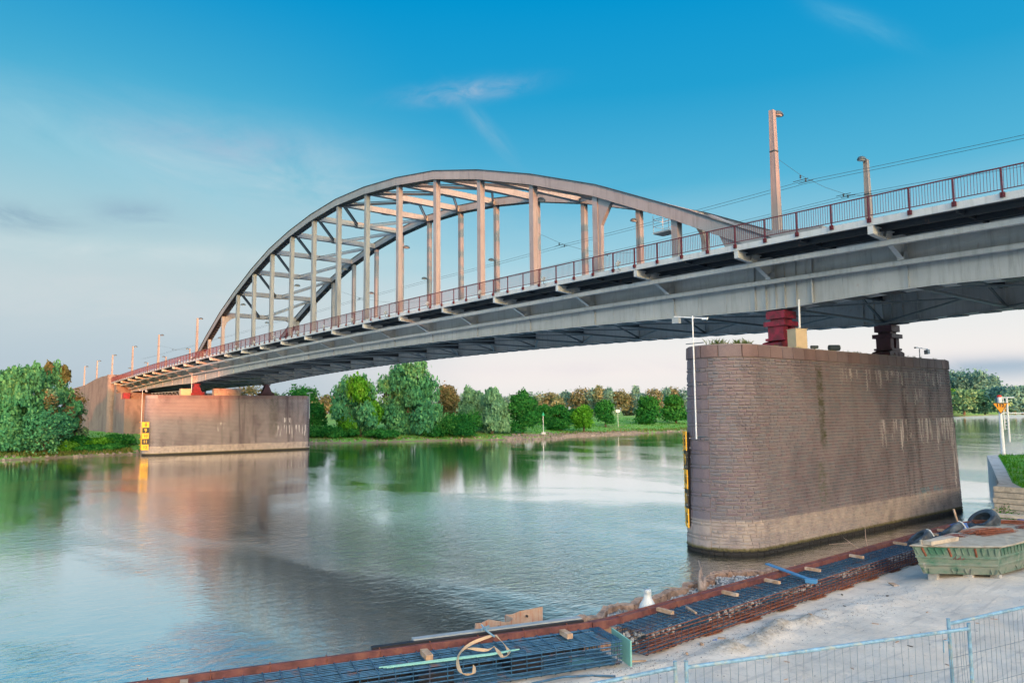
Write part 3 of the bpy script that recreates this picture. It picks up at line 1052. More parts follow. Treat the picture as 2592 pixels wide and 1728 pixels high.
for y in (YN, YF):
    rib = strip('arch_rib', 'steel_arch', bridge, y-0.44, y-0.41, 0.0, DEP)
    strip('web', 'steel_arch', rib, y+0.41, y+0.44, 0.0, DEP)
    strip('top_plate', 'steel_shaded', rib, y-0.54, y+0.54, DEP+0.002, DEP+0.045)
    for s in (-1, 1):
        strip('edge_angle', 'steel_arch', rib, y+s*0.475-0.032, y+s*0.475+0.032, -0.012, 0.012)
    # batten plates below the open box
    m = MB()
    for i in range(len(RP)-1):
        a = Vector(RP[i]); b = Vector(RP[i+1])
        ln = (b-a).length
        d = (b-a)/ln
        nrm = Vector((-d.y, d.x))
        q = 0.35
        while q < ln-0.3:
            p = a+d*q-nrm*0.02
            m.beam((p.x-d.x*0.20, y, p.y-d.y*0.20), (p.x+d.x*0.20, y, p.y+d.y*0.20), 0.92, 0.015, (0, 0, 1))
            q += 0.82
    m.build('batten_plates', 'steel_shaded', rib, kind='stuff')
    # curved fairings where the rib runs out into the deck
    for (sg, xe) in ((1, 120.0), (-1, 0.0)):
        m = MB()
        outl = [(4.6, 19.55), (3.2, 18.75), (1.8, 18.1), (0.4, 17.65), (-1.2, 17.38), (-3.0, 17.25), (-3.0, 16.3), (3.0, 16.3)]
        pts = [(xe-sg*a, z-(0.0 if sg > 0 else -0.25)) for a, z in outl]
        if sg < 0:
            pts = pts[::-1]
        m.prism(pts, 'y', y-0.40, y+0.40)
        m.build('rib_end_fairing', 'steel_arch', rib)

# hangers (riveted H-sections)
for y in (YN, YF):
    for i in range(1, 16):
        xk = 7.5*i
        z0, z1 = zdk(xk)-0.1, az(i)+0.12
        m = MB()
        for s in (-1, 1):
            m.box(xk-0.26, xk+0.26, y+s*0.235-0.02, y+s*0.235+0.02, z0, z1)
            for sx in (-1, 1):
                m.box(xk+sx*0.235-0.025, xk+sx*0.235+0.025, y+s*0.215-(0.06 if s > 0 else -0.0)-0.0, y+s*0.215+(0.0 if s > 0 else 0.06), z0, z1)
        m.box(xk-0.225, xk-0.205, y-0.213, y+0.213, z0, z1)
        m.box(xk+0.205, xk+0.225, y-0.213, y+0.213, z0, z1)
        h = m.build('hanger', 'steel_arch', bridge)
    # portal legs with swept gussets
    for i, s in ((1, 1), (15, -1)):
        xk = 7.5*i
        m = MB()
        zt = az(i)
        m.prism([(xk+s*0.28, zt-0.1), (xk+s*1.7, zt+0.02+1.35*0.45*1), (xk+s*0.95, zt-0.55), (xk+s*0.28, zt-2.3)][::s], 'y', y-0.16, y+0.16) if False else None

# top bracing: cross beams, portal knees and K bracing
for i in range(2, 15):
    xk, zk = 7.5*i, az(i)
    m = MB()
    m.box(xk-0.28, xk+0.28, 0.44, YF-0.44, zk+0.70, zk+0.74)
    m.box(xk-0.28, xk+0.28, 0.44, YF-0.44, zk+0.06, zk+0.10)
    m.box(xk-0.26, xk-0.22, 0.44, YF-0.44, zk+0.10, zk+0.70)
    m.box(xk+0.22, xk+0.26, 0.44, YF-0.44, zk+0.10, zk+0.70)
    cb = m.build('cross_beam', 'steel_arch', bridge)
    m = MB()
    m.box(xk-0.42, xk+0.42, YF/2-0.55, YF/2+0.55, zk+0.02, zk+0.058)
    m.build('gusset_plate', 'steel_arch', cb)
for i, knee in ((2, True), (14, True)):
    xk, zk = 7.5*i, az(i)
    for (ya, s) in ((0.26, 1), (YF-0.26, -1)):
        m = MB()
        m.prism([(ya, zk-1.9), (ya+s*0.3, zk-1.0), (ya+s*1.0, zk-0.35), (ya+s*2.0, zk+0.06), (ya, zk+0.06)], 'x', xk-0.2, xk+0.2)
        m.build('portal_knee', 'steel_arch', bridge)
for i in range(2, 14):
    a, b = (i, i+1) if i < 8 else (i+1, i)
    xa, za = 7.5*a, az(a)
    xb, zb = 7.5*b, az(b)
    for ye, s in ((0.5, 1), (YF-0.5, -1)):
        m = MB()
        m.beam((xa, YF/2-s*0.3, za+0.2), (xb, ye, zb+0.2), 0.10, 0.30)
        m.beam((xa, YF/2-s*0.3, za+0.48), (xb, ye, zb+0.48), 0.26, 0.03)
        m.build('top_brace', 'steel_shaded' if s > 0 else 'steel_arch', bridge)  # near braces get the dark copy, shade of their channels as colour
# swept gusset on the outer hangers beside the small platform
m = MB()
zt = az(14)
m.prism([(105.28, zt+0.05), (106.9, zt-0.62), (106.45, zt-0.95), (105.52, zt-2.3), (105.42, zt-8.5), (105.28, zt-8.5)][::-1], 'y', -0.16, 0.16)
m.build('swept_gusset', 'steel_arch', bridge)
m = MB()
zt = az(15)
m.prism([(112.78-0.5, zt-3.4), (112.22, zt-1.9), (110.6, zt+0.85), (112.3, zt+0.05)], 'y', YF-0.2, YF+0.2)
m.build('swept_gusset', 'steel_arch', bridge)

# inspection platform hung beside the rib
pf = MB()
fx, fy, fz = 109.85, 0.65, 19.45
pf.box(fx, fx+1.45, fy, fy+1.1, fz, fz+0.12)
pfo = pf.build('inspection_platform', 'steel_fascia', bridge)
m = MB()
for dx in (0.03, 1.42):
    for dy in (0.03, 1.07):
        m.tube([(fx+dx, fy+dy, fz+0.1), (fx+dx, fy+dy, fz+1.35)], 0.025, 5)
for zq in (0.55, 1.05):
    m.tube([(fx+0.03, fy+0.03, fz+zq), (fx+1.42, fy+0.03, fz+zq), (fx+1.42, fy+1.07, fz+zq), (fx+0.03, fy+1.07, fz+zq), (fx+0.03, fy+0.03, fz+zq)], 0.022, 5)
m.build('guard_rail', 'steel_fascia', pfo)

# railings: posts with base plates and baluster panels between them
PSP = 1.875
pm = MB()
pm.box(-0.03, 0.03, -0.035, 0.035, -0.06, 1.42-0.32+0.0)
post_me = pm.mesh('railing_post', 'railing_red')
pb = MB()
pb.box(-0.10, 0.10, -0.045, 0.0, -0.20, 0.02)
pb.box(-0.06, -0.03, -0.10, -0.046, -0.16, 0.02)
pb.box(0.03, 0.06, -0.10, -0.046, -0.16, 0.02)
foot_me = pb.mesh('post_foot', 'railing_red')
pn = MB()
pn.box(0.03, PSP-0.03, -0.03, 0.03, 1.05, 1.10)
pn.box(0.03, PSP-0.03, -0.02, 0.02, 0.13, 0.165)
for i in range(15):
    xx = PSP*(i+0.5)/15
    pn.box(xx-0.008, xx+0.008, -0.008, 0.008, 0.165, 1.05)
panel_me = pn.mesh('railing_panel', 'railing_red')
for side, (yr, flip) in enumerate(((-4.28, 1), (17.46, -1))):
    rl = lk(bpy.data.objects.new('railing', None))
    rl.parent = bridge
    rl.location = Vector((60, yr, 16))-wpos(bridge)
    k = -30
    while k*PSP < X1-2:
        x = k*PSP
        z = zdk(x)
        z2 = zdk(x+PSP)
        inst(post_me, 'railing_post', rl, (x, yr, z))
        inst(foot_me, 'post_foot', rl, (x, yr+0.0, z), (0, 0, 0 if flip > 0 else math.pi))
        inst(panel_me, 'railing_panel', rl, (x, yr, z), (0, -math.atan2(z2-z, PSP), 0))
        k += 1

# road-side vehicle guard between footway and road at the arch line
for y in (-0.75, 13.95):
    sweep('kerb', 'concrete', X0, X1, y-0.12, y+0.12, lambda x: zf(x)+0.262, lambda x: zf(x)+0.40)

# pipe down the girder to the cabinet
m = MB()
m.tube([(122.35, -0.60, 12.95), (122.35, -0.60, 15.6)], 0.05, 8)
m.build('down_pipe', 'steel_fascia', bridge)

# bearings
def bearing(x, y, zt, mat, wide=1.0):
    z0 = 10.34
    m = MB()
    m.box(x-0.85, x+0.85, y-1.15*wide, y+1.15*wide, z0, z0+0.06)
    b = m.build('bearing', mat, bridge)
    m = MB()
    for dx in (-0.55, 0.0, 0.55):
        m.prism([(y-1.1*wide, z0+0.062), (y+1.1*wide, z0+0.062), (y+1.1*wide, z0+0.52), (y+0.5, z0+0.66), (y-0.5, z0+0.66), (y-1.1*wide, z0+0.52)], 'x', x+dx-0.04, x+dx+0.04)
    for dy in (-1.05, -0.3, 0.3, 1.05):
        m.box(x-0.62, x+0.62, y+dy*wide-0.03, y+dy*wide+0.03, z0+0.062, z0+0.50)
    m.box(x-0.50, x+0.50, y-0.92*wide, y+0.92*wide, z0+0.10, z0+0.46)
    m.build('base_casting', mat, b)
    m = MB()
    m.box(x-0.62, x+0.62, y-0.75, y+0.75, z0+0.665, z0+0.80)
    m.build('sole_plate', mat, b)
    m = MB()
    for dy in (-0.40, 0.40):
        m.box(x-0.5, x+0.5, y+dy-0.24, y+dy+0.24, z0+0.802, z0+1.50)
        for q in range(6):
            for dq in (-0.14, 0.14):
                m.box(x+0.50, x+0.515, y+dy+dq-0.018, y+dy+dq+0.018, z0+0.86+q*0.105, z0+0.90+q*0.105)
    m.box(x-0.3, x+0.3, y-0.16, y+0.16, z0+0.802, z0+1.5)
    m.build('column_block', mat, b)
    m = MB()
    m.box(x-0.68, x+0.68, y-0.80, y+0.80, z0+1.502, z0+1.78)
    m.build('upper_block', mat, b)
    m = MB()
    m.box(x-0.42, x+0.42, y-0.45, y+0.45, z0+1.782, z0+1.95)
    m.box(x-0.60, x+0.60, y-0.62, y+0.62, z0+1.952, zt)
    m.build('head_plate', mat, b)
    return b
bearing(120, 0, 12.745, 'bearing_red')
bearing(120, YF, 12.745, 'bearing_dark')
def bearing_far(x, y, zt, mat):
    z0 = 10.62
    m = MB()
    m.box(x-0.9, x+0.9, y-1.3, y+1.3, z0, z0+0.5)
    b = m.build('bearing', mat, bridge)
    m = MB()
    for dy in np.linspace(-1.15, 1.15, 7):
        m.box(x+0.905, x+1.0, y+dy-0.04, y+dy+0.04, z0+0.02, z0+0.5)
    m.build('rib_plates', mat, b, kind='stuff')
    m = MB()
    m.prism([(y-0.95, z0+0.502), (y+0.95, z0+0.502), (y+0.35, zt-0.25), (y-0.35, zt-0.25)], 'x', x-0.55, x+0.55)
    m.build('rocker', mat, b)
    m = MB()
    m.box(x-0.55, x+0.55, y-0.6, y+0.6, zt-0.248, zt)
    m.build('head_plate', mat, b)
bearing_far(0, 0, 12.765, 'bearing_red')
bearing_far(0, YF, 12.765, 'bearing_dark')

# ================================================================== PIERS
def pier_outline(zq, y0, y1, x, n=14, grow=0.0, full=True):
    """rounded-end outline, slightly battered"""
    r = 2.18-0.030*zq+grow
    pts = []
    for i in range(n+1):
        a = math.pi+math.pi*i/n
        pts.append((x+r*math.cos(a), y0+r*math.sin(a)))
    for i in range(n+1):
        a = math.pi*i/n
        pts.append((x+r*math.cos(a), y1+r*math.sin(a)))
    return pts
def pier_core(x, y0, y1, z1, grow, name, mat, parent):
    m = MB()
    zs = [-1.5, 0, 2, 4, 6, 8, z1]
    rings = [pier_outline(q, y0, y1, x, 16, grow) for q in zs]
    n = len(rings[0])
    for q, rg in zip(zs, rings):
        m.v += [(a, b, q) for a, b in rg]
    for k in range(len(zs)-1):
        for i in range(n):
            m.f.append((k*n+i, k*n+(i+1) % n, (k+1)*n+(i+1) % n, (k+1)*n+i))
    m.f.append(tuple((len(zs)-1)*n+i for i in range(n)))
    m.t = [0.5]*len(m.v)
    return m.build(name, mat, parent)

PX, PR = 120.75, 2.18
NY0, NY1 = -6.72, 15.9
near_pier = thing('stone_pier', (120, 6.0, 0), 'near rounded granite bridge pier with pale lime streaks, standing just beyond the building site', 'bridge pier', 'bridge piers')
pier_core(PX, NY0, NY1, 9.70, -0.035, 'wall_core', 'pier_mortar', near_pier)

def pp(s, zq, off=0.0):
    """point on the visible side of the pier at path length s (from the back of the nose round the flat side to the far nose)"""
    r = PR-0.030*zq
    R0 = PR
    a_len = math.pi*R0
    flat = NY1-NY0
    if s < a_len:
        a = math.pi+s/R0
        return (PX+(r+off)*math.cos(a), NY0+(r+off)*math.sin(a), zq), (math.cos(a), math.sin(a))
    s -= a_len
    if s < flat:
        return (PX+r+off, NY0+s, zq), (1.0, 0.0)
    s -= flat
    a = s/R0
    return (PX+(r+off)*math.cos(a), NY1+(r+off)*math.sin(a), zq), (math.cos(a), math.sin(a))
S_VIS0, S_VIS1 = 1.4, math.pi*PR+(NY1-NY0)+3.7
def stone_block(m, s0, s1, z0, z1, rough, tint, out=0.0, cols=1, gap=0.012):
    s0 += gap; s1 -= gap; z0 += gap; z1 -= gap
    e = min(0.02, (z1-z0)*0.15)
    back = []
    front = []
    n = cols
    vs = []
    for j, zq in ((0, z0), (1, z1)):
        for i in range(n+1):
            vs.append(pp(s0+(s1-s0)*i/n, zq, -0.05)[0])
    for j, zq in ((0, z0+e), (1, z1-e)):
        for i in range(n+1):
            sx = s0+(s1-s0)*i/n
            if i == 0: sx += e
            if i == n: sx -= e
            vs.append(pp(sx, zq, out+rough*R.uniform(-0.3, 0.9))[0])
    q = n+1
    fs = []
    for i in range(n):
        c = len(vs)
        sx = s0+(s1-s0)*(i+0.5)/n
        vs.append(pp(sx, (z0+z1)/2, out+rough*R.uniform(0.3, 1.5))[0])
        a, b, d, f = 2*q+i, 2*q+i+1, 3*q+i+1, 3*q+i
        fs += [(a, b, c), (b, d, c), (d, f, c), (f, a, c)]
        fs += [(i, i+1, 2*q+i+1, 2*q+i), (q+i+1, q+i, 3*q+i, 3*q+i+1)]
    fs += [(0, 2*q, 3*q, q), (n, q+n, 3*q+n, 2*q+n)]
    m.add(vs, fs, tint)
stones = []
CH = 9.62/56
for c in range(56):
    z0 = c*CH
    z1 = z0+CH
    grp = c % 4
    noseA = 1.71      # large quoins wrap the nose
    noseB = 3.84
    wig = 0.0 if grp else -0.55
    s = S_VIS0+R.uniform(0, 0.3)
    while s < S_VIS1:
        ln = R.choice((0.26, 0.32, 0.38, 0.46, 0.56, 0.7))*R.uniform(0.85, 1.15)
        if noseA-wig-0.0 < s+ln*0.5 < noseB+wig:
            s = noseB+wig
            continue
        e = s+ln
        if s < noseA < e:
            e = noseA
        if noseB+wig < e and s < noseB+wig:
            s = noseB+wig
            e = s+ln
        hh = z1
        stones.append((s, e, z0, hh, R.uniform(0.012, 0.036), R.choice((0, 0.1, 0.5, 0.45, 0.9, 1.0, 0.7, 0.3)), 0.0, 1))
        s = e
    if grp == 1:
        for a, b in ((noseA, noseA+0.9), (noseA+0.9, noseB)):
            stones.append((a, b, z0, z0+3*CH if c < 53 else 9.62, 0.004, R.uniform(0.75, 1.0), 0.012, 3))
    elif grp == 0:
        a = noseA+0.5
        while a < noseB-0.6:
            stones.append((a, min(a+1.3, noseB+wig), z0, z1, 0.004, R.uniform(0.6, 1.0), 0.012, 2))
            a += 1.3
# cap course of large smooth blocks
s = S_VIS0-0.5
while s < S_VIS1+0.6:
    ln = R.uniform(0.95, 1.35)
    stones.append((s, s+ln, 9.63, 10.28, 0.006, R.uniform(0, 1), 0.05, 3))
    s += ln
def seen(st):
    p, nn = pp((st[0]+st[1])/2, (st[2]+st[3])/2)
    dx, dy, dz = CX-p[0], CY-p[1], CZ-p[2]
    d = math.sqrt(dx*dx+dy*dy+dz*dz)
    return max(0, (dx*nn[0]+dy*nn[1])/d)*(st[1]-st[0])*(st[3]-st[2])/d/d
stones.sort(key=seen, reverse=True)
for q in stones[:300]:
    m = MB()
    stone_block(m, *q)
    m.build('cap_stone' if q[2] > 9.6 else 'stone', 'cap_stone_red' if q[2] > 9.6 else 'pier_stone', near_pier)
m = MB()
mc = MB()
for q in stones[300:]:
    stone_block(mc if q[2] > 9.6 else m, *q)
m.build('small_stones', 'pier_stone', near_pier, kind='stuff')
if mc.v:
    mc.build('cap_stones', 'cap_stone_red', near_pier, kind='stuff')
m = MB()
o2 = pier_outline(10.3, NY0, NY1, PX, 16, -0.02)
m.prism(o2, 'z', 9.71, 10.30)
m.t = [0.4]*len(m.v)
m.build('top_slab', 'pier_mortar', near_pier)

FX, FY0, FY1 = 0.9, -6.8, 19.5
far_pier = thing('stone_pier', (0, 6.5, 0), 'far rounded brick-faced bridge pier with orange sunlight on its upper left edge', 'bridge pier', 'bridge piers')
pier_core(FX, FY0, FY1, 9.95, 0.0, 'wall_core', 'far_pier_stone', far_pier)
m = MB()
m.prism(pier_outline(10.3, FY0, FY1, FX, 16, 0.0), 'z', 9.952, 10.50)
m.t = [0.4]*len(m.v)
m.build('cap_core', 'pier_mortar', far_pier)
yq = FY0-0.3
while yq < FY1+0.2:
    m = MB()
    r = FX+PR-0.030*10
    m.box(r-0.1, r+0.05+R.uniform(-.01, .01), yq+0.02, yq+1.18, 9.96, 10.54)
    m.t = [R.random()]*8
    m.build('cap_stone', 'cap_stone_red', far_pier)
    yq += 1.2
for k in range(6):
    a0, a1 = -math.pi/2+k*math.pi/12-0.02, -math.pi/2+(k+1)*math.pi/12-0.05
    a0 -= 0.0
    m = MB()
    pts = [(FX+1.84*math.cos(a), FY0+1.84*math.sin(a)) for a in (a0, (a0+a1)/2, a1)]+[(FX+1.6*math.cos(a), FY0+1.6*math.sin(a)) for a in (a1, a0)]
    m.prism(pts, 'z', 9.96, 10.54)
    m.t = [R.random()]*len(m.v)
    m.build('cap_stone', 'cap_stone_red', far_pier)

# ------------------------------------------------------------------ abutment on the far bank
ab = thing('bridge_abutment', (-60, 6, 3), 'tall brown brick abutment wall with sloping top and round buttress on the far bank', 'abutment')
m = MB()
m.prism([(-125, 2.0), (-57.3, 2.0), (-57.3, 16.9), (-66, 16.9), (-70, 16.95), (-80, 16.55), (-95, 15.6), (-125, 15.2)], 'y', -4.0, 17.2)
m.build('wing_wall', 'abutment_brick', ab)
m = MB()
m.prism([(-57.29, 2.0), (-43.0, 2.0), (-43.0, 10.75), (-47.5, 10.75), (-47.5, 12.3), (-53.0, 12.3), (-53.0, 14.4), (-57.29, 14.4)], 'y', -3.6, 17.0)
m.build('seat_wall', 'abutment_brick', ab)
m = MB()
m.lathe([(0.95, 0), (0.95, 12.9), (1.05, 12.95), (1.05, 14.0)], -56.6, -4.0, 16, 2.8)
m.build('round_buttress', 'abutment_brick', ab)
for zq in (14.2, ):
    m = MB()
    m.box(-47.6, -46.2, -3.3, -1.9, 10.752, 12.2)
    m.build('bearing', 'bearing_red', ab)
m = MB()
m.box(-52.2, -51.5, -3.85, -3.61, 12.6, 13.1)
m.build('wall_lamp', 'lamp_head_dark', ab)
m = MB()
m.box(-87.5, -86.8, -4.2, -4.002, 6.0, 6.5)
m.build('wall_lamp', 'lamp_head_dark', ab)

# lattice maintenance gantry below the side span
gt = thing('maintenance_gantry', (-35, 1.5, 11.2), 'dark lattice girder gantry hung below the side span left of the far pier', 'gantry')
ga, gb = Vector((-40.0, 1.2, 11.55)), Vector((-6.5, 1.2, 11.3))
m = MB()
m.beam(ga+Vector((0, 0, 0.42)), gb+Vector((0, 0, 0.42)), 0.12, 0.12)
m.build('top_chord', 'steel_fascia', gt)
m = MB()
m.beam(ga-Vector((0, 0, 0.38)), gb-Vector((0, 0, 0.38)), 0.12, 0.12)
m.build('bottom_chord', 'steel_fascia', gt)
n = 24
for i in range(n):
    p = ga.lerp(gb, i/n)
    q = ga.lerp(gb, (i+1)/n)
    m = MB()
    s = 1 if i % 2 else -1
    m.beam(p+Vector((0, 0, 0.36*s)), q-Vector((0, 0, 0.36*s)), 0.07, 0.07)
    m.build('diagonal', 'steel_fascia', gt)

# ================================================================== LAMPS AND WIRES ON THE BRIDGE
ORD = ['first', 'second', 'third', 'fourth', 'fifth', 'sixth', 'seventh', 'eighth', 'ninth', 'tenth']
def lamp_head_mesh(s):
    m = MB()
    n = 12
    for (r, z) in ((1.0, 0.0), (0.93, 0.10), (0.70, 0.20), (0.35, 0.26), (0.02, 0.28)):
        for j in range(n):
            a = 2*math.pi*j/n
            m.v.append((0.22*r*math.sin(a)*1.35, s*0.42+0.42*r*math.cos(a), z-0.10))
    for i in range(4):
        for j in range(n):
            m.f.append((i*n+j, i*n+(j+1) % n, (i+1)*n+(j+1) % n, (i+1)*n+j))
    m.f.append(tuple(range(n-1, -1, -1)))
    return m
def lens_mesh(s):
    m = MB()
    n = 12
    for (r, z) in ((0.80, -0.102), (0.55, -0.16), (0.02, -0.175)):
        for j in range(n):
            a = 2*math.pi*j/n
            m.v.append((0.22*r*math.sin(a)*1.35, s*0.42+0.42*r*math.cos(a), z))
    for i in range(2):
        for j in range(n):
            m.f.append((i*n+j, (i+1)*n+j, (i+1)*n+(j+1) % n, i*n+(j+1) % n))
    return m
heads = {s: (lamp_head_mesh(s).mesh('lamp_head', 'lamp_head_dark'), lens_mesh(s).mesh('lens', 'lamp_glass')) for s in (1, -1)}
def lamp_post(x, y, s, ztop, z0, label, bracket_box=False):
    t = thing('lamp_post', (x, y, z0), label, 'lamp post', 'lamp posts along the bridge')
    m = MB()
    h = ztop-z0
    for a, b, w0, w1 in ((0, h, 0.46, 0.26),):
        m.beam((x, y, z0), (x, y, z0+h), w0, w0, (0, 1, 0), w1, w1)
        for sx in (-1, 1):
            for sy in (-1, 1):
                m.beam((x+sx*w0*0.47, y+sy*w0*0.47, z0), (x+sx*w1*0.47, y+sy*w1*0.47, z0+h), 0.05, 0.05, (0, 1, 0))
    m.build('post', 'lamp_post_paint', t)
    m = MB()
    m.beam((x, y, z0), (x, y, z0+1.5), 0.72, 0.52, (0, 1, 0), 0.52, 0.5)
    m.build('post_foot', 'lamp_post_paint', t)
    m = MB()
    m.box(x-0.19, x+0.19, y-0.19, y+0.19, ztop-2.6, ztop-2.52)
    m.build('clamp_band', 'wire', t)
    m = MB()
    m.tube([(x, y, ztop-0.2), (x, y+s*0.45, ztop-0.12)], 0.035, 6)
    m.build('arm', 'lamp_head_dark', t)
    hd = inst(heads[s][0], 'lamp_head', t, (x, y+s*0.20, ztop-0.05))
    o = lk(bpy.data.objects.new('lens', heads[s][1]))
    o.parent = hd
    return t
near_posts = [(120.0, 25.0), (-0.3, 25.0), (-29.2, 24.4), (-54.8, 23.8), (-79.5, 23.3), (-102.0, 23.1), (-123.6, 22.6)]
near_lab = ['tallest lamp post, rising by the near railing right of the arch, its lamp facing right',
            'lamp post just left of the arch foot at the near railing',
            'lamp post between the arch foot and the abutment at the near railing',
            'lamp post closest to the right of the buttress top on the left approach',
            'grey lamp post directly behind the round buttress of the abutment',
            'lamp post rising behind the sloping top of the abutment wall',
            'leftmost tall lamp post beyond the abutment wall']
for (x, zt), lab in zip(near_posts, near_lab):
    lamp_post(x, 0.0, 1, zt, zdk(max(x, -57))-0.1, lab)
far_posts = [(119.2, 24.9), (1.2, 24.9), (-28.3, 24.4), (-54.7, 23.8), (-78.5, 23.3), (-100.1, 22.9), (-122.2, 22.4)]
far_lab = ['shorter looking lamp post right of the tallest one, its lamp facing left',
           'low lamp just above the railing right of the arch foot, facing left',
           'first lamp facing left beyond the arch foot, just above the railing',
           'second lamp facing left beyond the arch foot, just above the railing',
           'third lamp facing left beyond the arch foot, just above the railing',
           'fourth lamp facing left beyond the arch foot, barely above the railing',
           'fifth and last lamp facing left, barely above the railing by the buttress']
for (x, zt), lab in zip(far_posts, far_lab):
    lamp_post(x, 13.18, -1, zt, zdk(max(x, -57))-0.1, lab)
# lamps fixed to hangers
near_hl = [(22.5, 'lamp on the near hanger closest to the left arch foot'), (45.0, 'lamp on a near hanger at the left quarter of the arch'),
           (60.0, 'lamp on the near hanger left of the crown, seen against the far rib'), (75.0, 'lamp on a near hanger below the crown, facing right'),
           (97.5, 'largest hanger lamp, high on the thick near hanger right of the crown')]
far_hl = [(45.0, 'smallest lamp on a far hanger, left part of the arch, facing left'), (60.0, 'lamp on a far hanger below the crown, facing left'),
          (75.0, 'lamp on a far hanger right of the crown, facing left'), (97.5, 'lamp on the rightmost far hanger, facing left')]
for rows, y, s in ((near_hl, YN, 1), (far_hl, YF, -1)):
    for x, lab in rows:
        t = thing('hanger_lamp', (x, y+s*0.27, 24.75), lab, 'lamp', 'lamps fixed to the arch hangers')
        m = MB()
        m.tube([(x+0.05, y+s*0.27, 24.78), (x+0.05, y+s*0.62, 24.88)], 0.03, 6)
        m.tube([(x+0.05, y+s*0.29, 24.78), (x+0.05, y+s*0.29, 21.0)], 0.015, 4)
        m.build('arm', 'wire', t)
        hd = inst(heads[s][0], 'lamp_head', t, (x+0.05, y+s*0.42, 24.9))
        o = lk(bpy.data.objects.new('lens', heads[s][1]))
        o.parent = hd

def wire(name, pts, r, label, cat, group=None):
    m = MB()
    m.tube(pts, r, 4)
    return solo(name, m, 'wire', pts[0], label, cat, group)
supp = [-60, -30, 0, 30, 60, 75, 97.5, 120, 150]
labw = ['upper of the two trolley wires rising to the right edge', 'lower of the two trolley wires rising to the right edge',
        'far upper trolley wire seen through the railing', 'far lower trolley wire seen through the railing']
for y, lab in zip((2.85, 3.45, 8.1, 8.7), labw):
    pts = []
    for a, b in zip(supp[:-1], supp[1:]):
        for q in range(6):
            u = q/6
            x = a+(b-a)*u
            pts.append((x, y, 21.12+0.25*(1-abs(x-60)/60 if 0 <= x <= 120 else 0)-0.0009*(b-a)**2*u*(1-u)*0.6-(0.045*max(0, x-120)**1.0 if x > 120 else 0)))
    wire('trolley_wire', pts, 0.012, lab, 'wire', 'trolley wires over the road')
for x, lab in ((120, 'sagging cross wire with insulators between the two lamp posts right of the arch'), (97.5, 'cross wire with insulators between the arch hangers right of the crown'),
               (60, 'cross wire with insulators between the hangers below the left of the crown'), (-29, 'cross wire high over the approach beyond the arch foot')):
    dz = 0 if x == 120 else 0.3
    z0 = 22.1 if x == 120 else 22.0
    pr = [(0.25, 0), (2.85, -0.54), (3.45, -0.62), (5.8, -0.8), (8.1, -0.79), (8.7, -0.77), (12.95, -0.1)]
    t = thing('cross_wire', (x, 0.25, z0), lab, 'wire')
    m = MB()
    m.tube([(x, a, z0+b) for a, b in pr], 0.012, 4)
    m.build('strand', 'wire', t)
    for a, b in (pr[1], pr[2], pr[4], pr[5]):
        m = MB()
        m.lathe([(0.03, 0), (0.07, 0.05), (0.03, 0.1), (0.07, 0.15), (0.03, 0.2)], x, a, 6, z0+b-0.22)
        m.tube([(x-0.5, a, 21.2+0.03), (x+0.5, a, 21.2+0.03)], 0.02, 4)
        m.tube([(x, a, 21.2), (x, a, z0+b)], 0.01, 4)
        m.build('insulator', 'wire', t)

# small grey floodlights clipped to the outside of the railing
fl_lab = ['between the second and third bracket left of the near pier', 'below the thick hanger right of the crown', 'below the hanger under the crown', 'left of the crown near a hanger foot']
i = 0
def flood_on_rail(x, lab):
    t = thing('railing_floodlight', (x, -4.4, zdk(x)), lab, 'floodlight', 'floodlights clipped to the edge of the footway')
    z = zdk(x)
    m = MB()
    m.tube([(x, -4.3, z-0.18), (x, -4.52, z-0.12), (x, -4.55, z+0.12)], 0.022, 5)
    m.build('stand', 'lamp_head_dark', t)
    m = MB()
    m.beam((x-0.08, -4.55, z+0.14), (x+0.10, -4.52, z+0.38), 0.17, 0.18)
    m.build('housing', 'beam_grey', t)
labs_f = ['footway floodlight nearest the near pier, below the third railing bay right of the last hanger']
fxs = [111.3, 103.9, 96.0, 88.0, 80.3, 73.0, 66.0, 58.5, 51.0, 43.5, 36.0, 28.5, 21.0, 13.5, 6.0]
for n_, x in enumerate(fxs):
    flood_on_rail(x, '%s small white floodlight along the footway edge, counting left from the arch end' % (ORD[n_] if n_ < 10 else ['eleventh', 'twelfth', 'thirteenth', 'fourteenth', 'fifteenth'][n_-10]))

# ================================================================== THINGS ON AND AT THE PIERS
def pole_light(x, y, zb, zt, arm0, arm1, label, box_at):
    t = thing('camera_mast', (x, y, zb), label, 'mast', 'thin masts fixed to the piers')
    m = MB()
    m.tube([(x, y, zb), (x, y, zt)], 0.036, 6)
    m.build('pole', 'white_paint', t)
    m = MB()
    m.tube([arm0, arm1], 0.028, 5)
    m.build('cross_arm', 'white_paint', t)
    a, b = Vector(arm0), Vector(arm1)
    m = MB()
    d = (b-a).normalized()
    p = Vector(box_at)
    m.beam(p-d*0.20-Vector((0, 0, 0.22)), p+d*0.20-Vector((0, 0, 0.16)), 0.24, 0.30)
    m.tube([p, p-Vector((0, 0, 0.1))], 0.03, 5)
    h = m.build('floodlight', 'beam_grey', t)
    m = MB()
    q = b if (p-a).length < (p-b).length else a
    m.beam(q-d*0.15-Vector((0, 0, 0.02)), q+d*0.15, 0.12, 0.10)
    m.build('camera', 'white_paint', t)
    return t
pl = pole_light(120.75, -9.22, 5.6, 11.75, (119.6, -9.25, 11.82), (121.45, -9.15, 11.55), 'thin white mast with cross arm fixed to the left end of the near pier', (119.75, -9.25, 11.80))
m = MB()
m.box(120.3, 121.4, -9.25, -9.21, 10.33, 10.37)
m.tube([(120.75, -9.2, 5.7), (121.2, -9.0, 5.72)], 0.03, 4)
m.build('stay_arm', 'lamp_head_dark', pl)
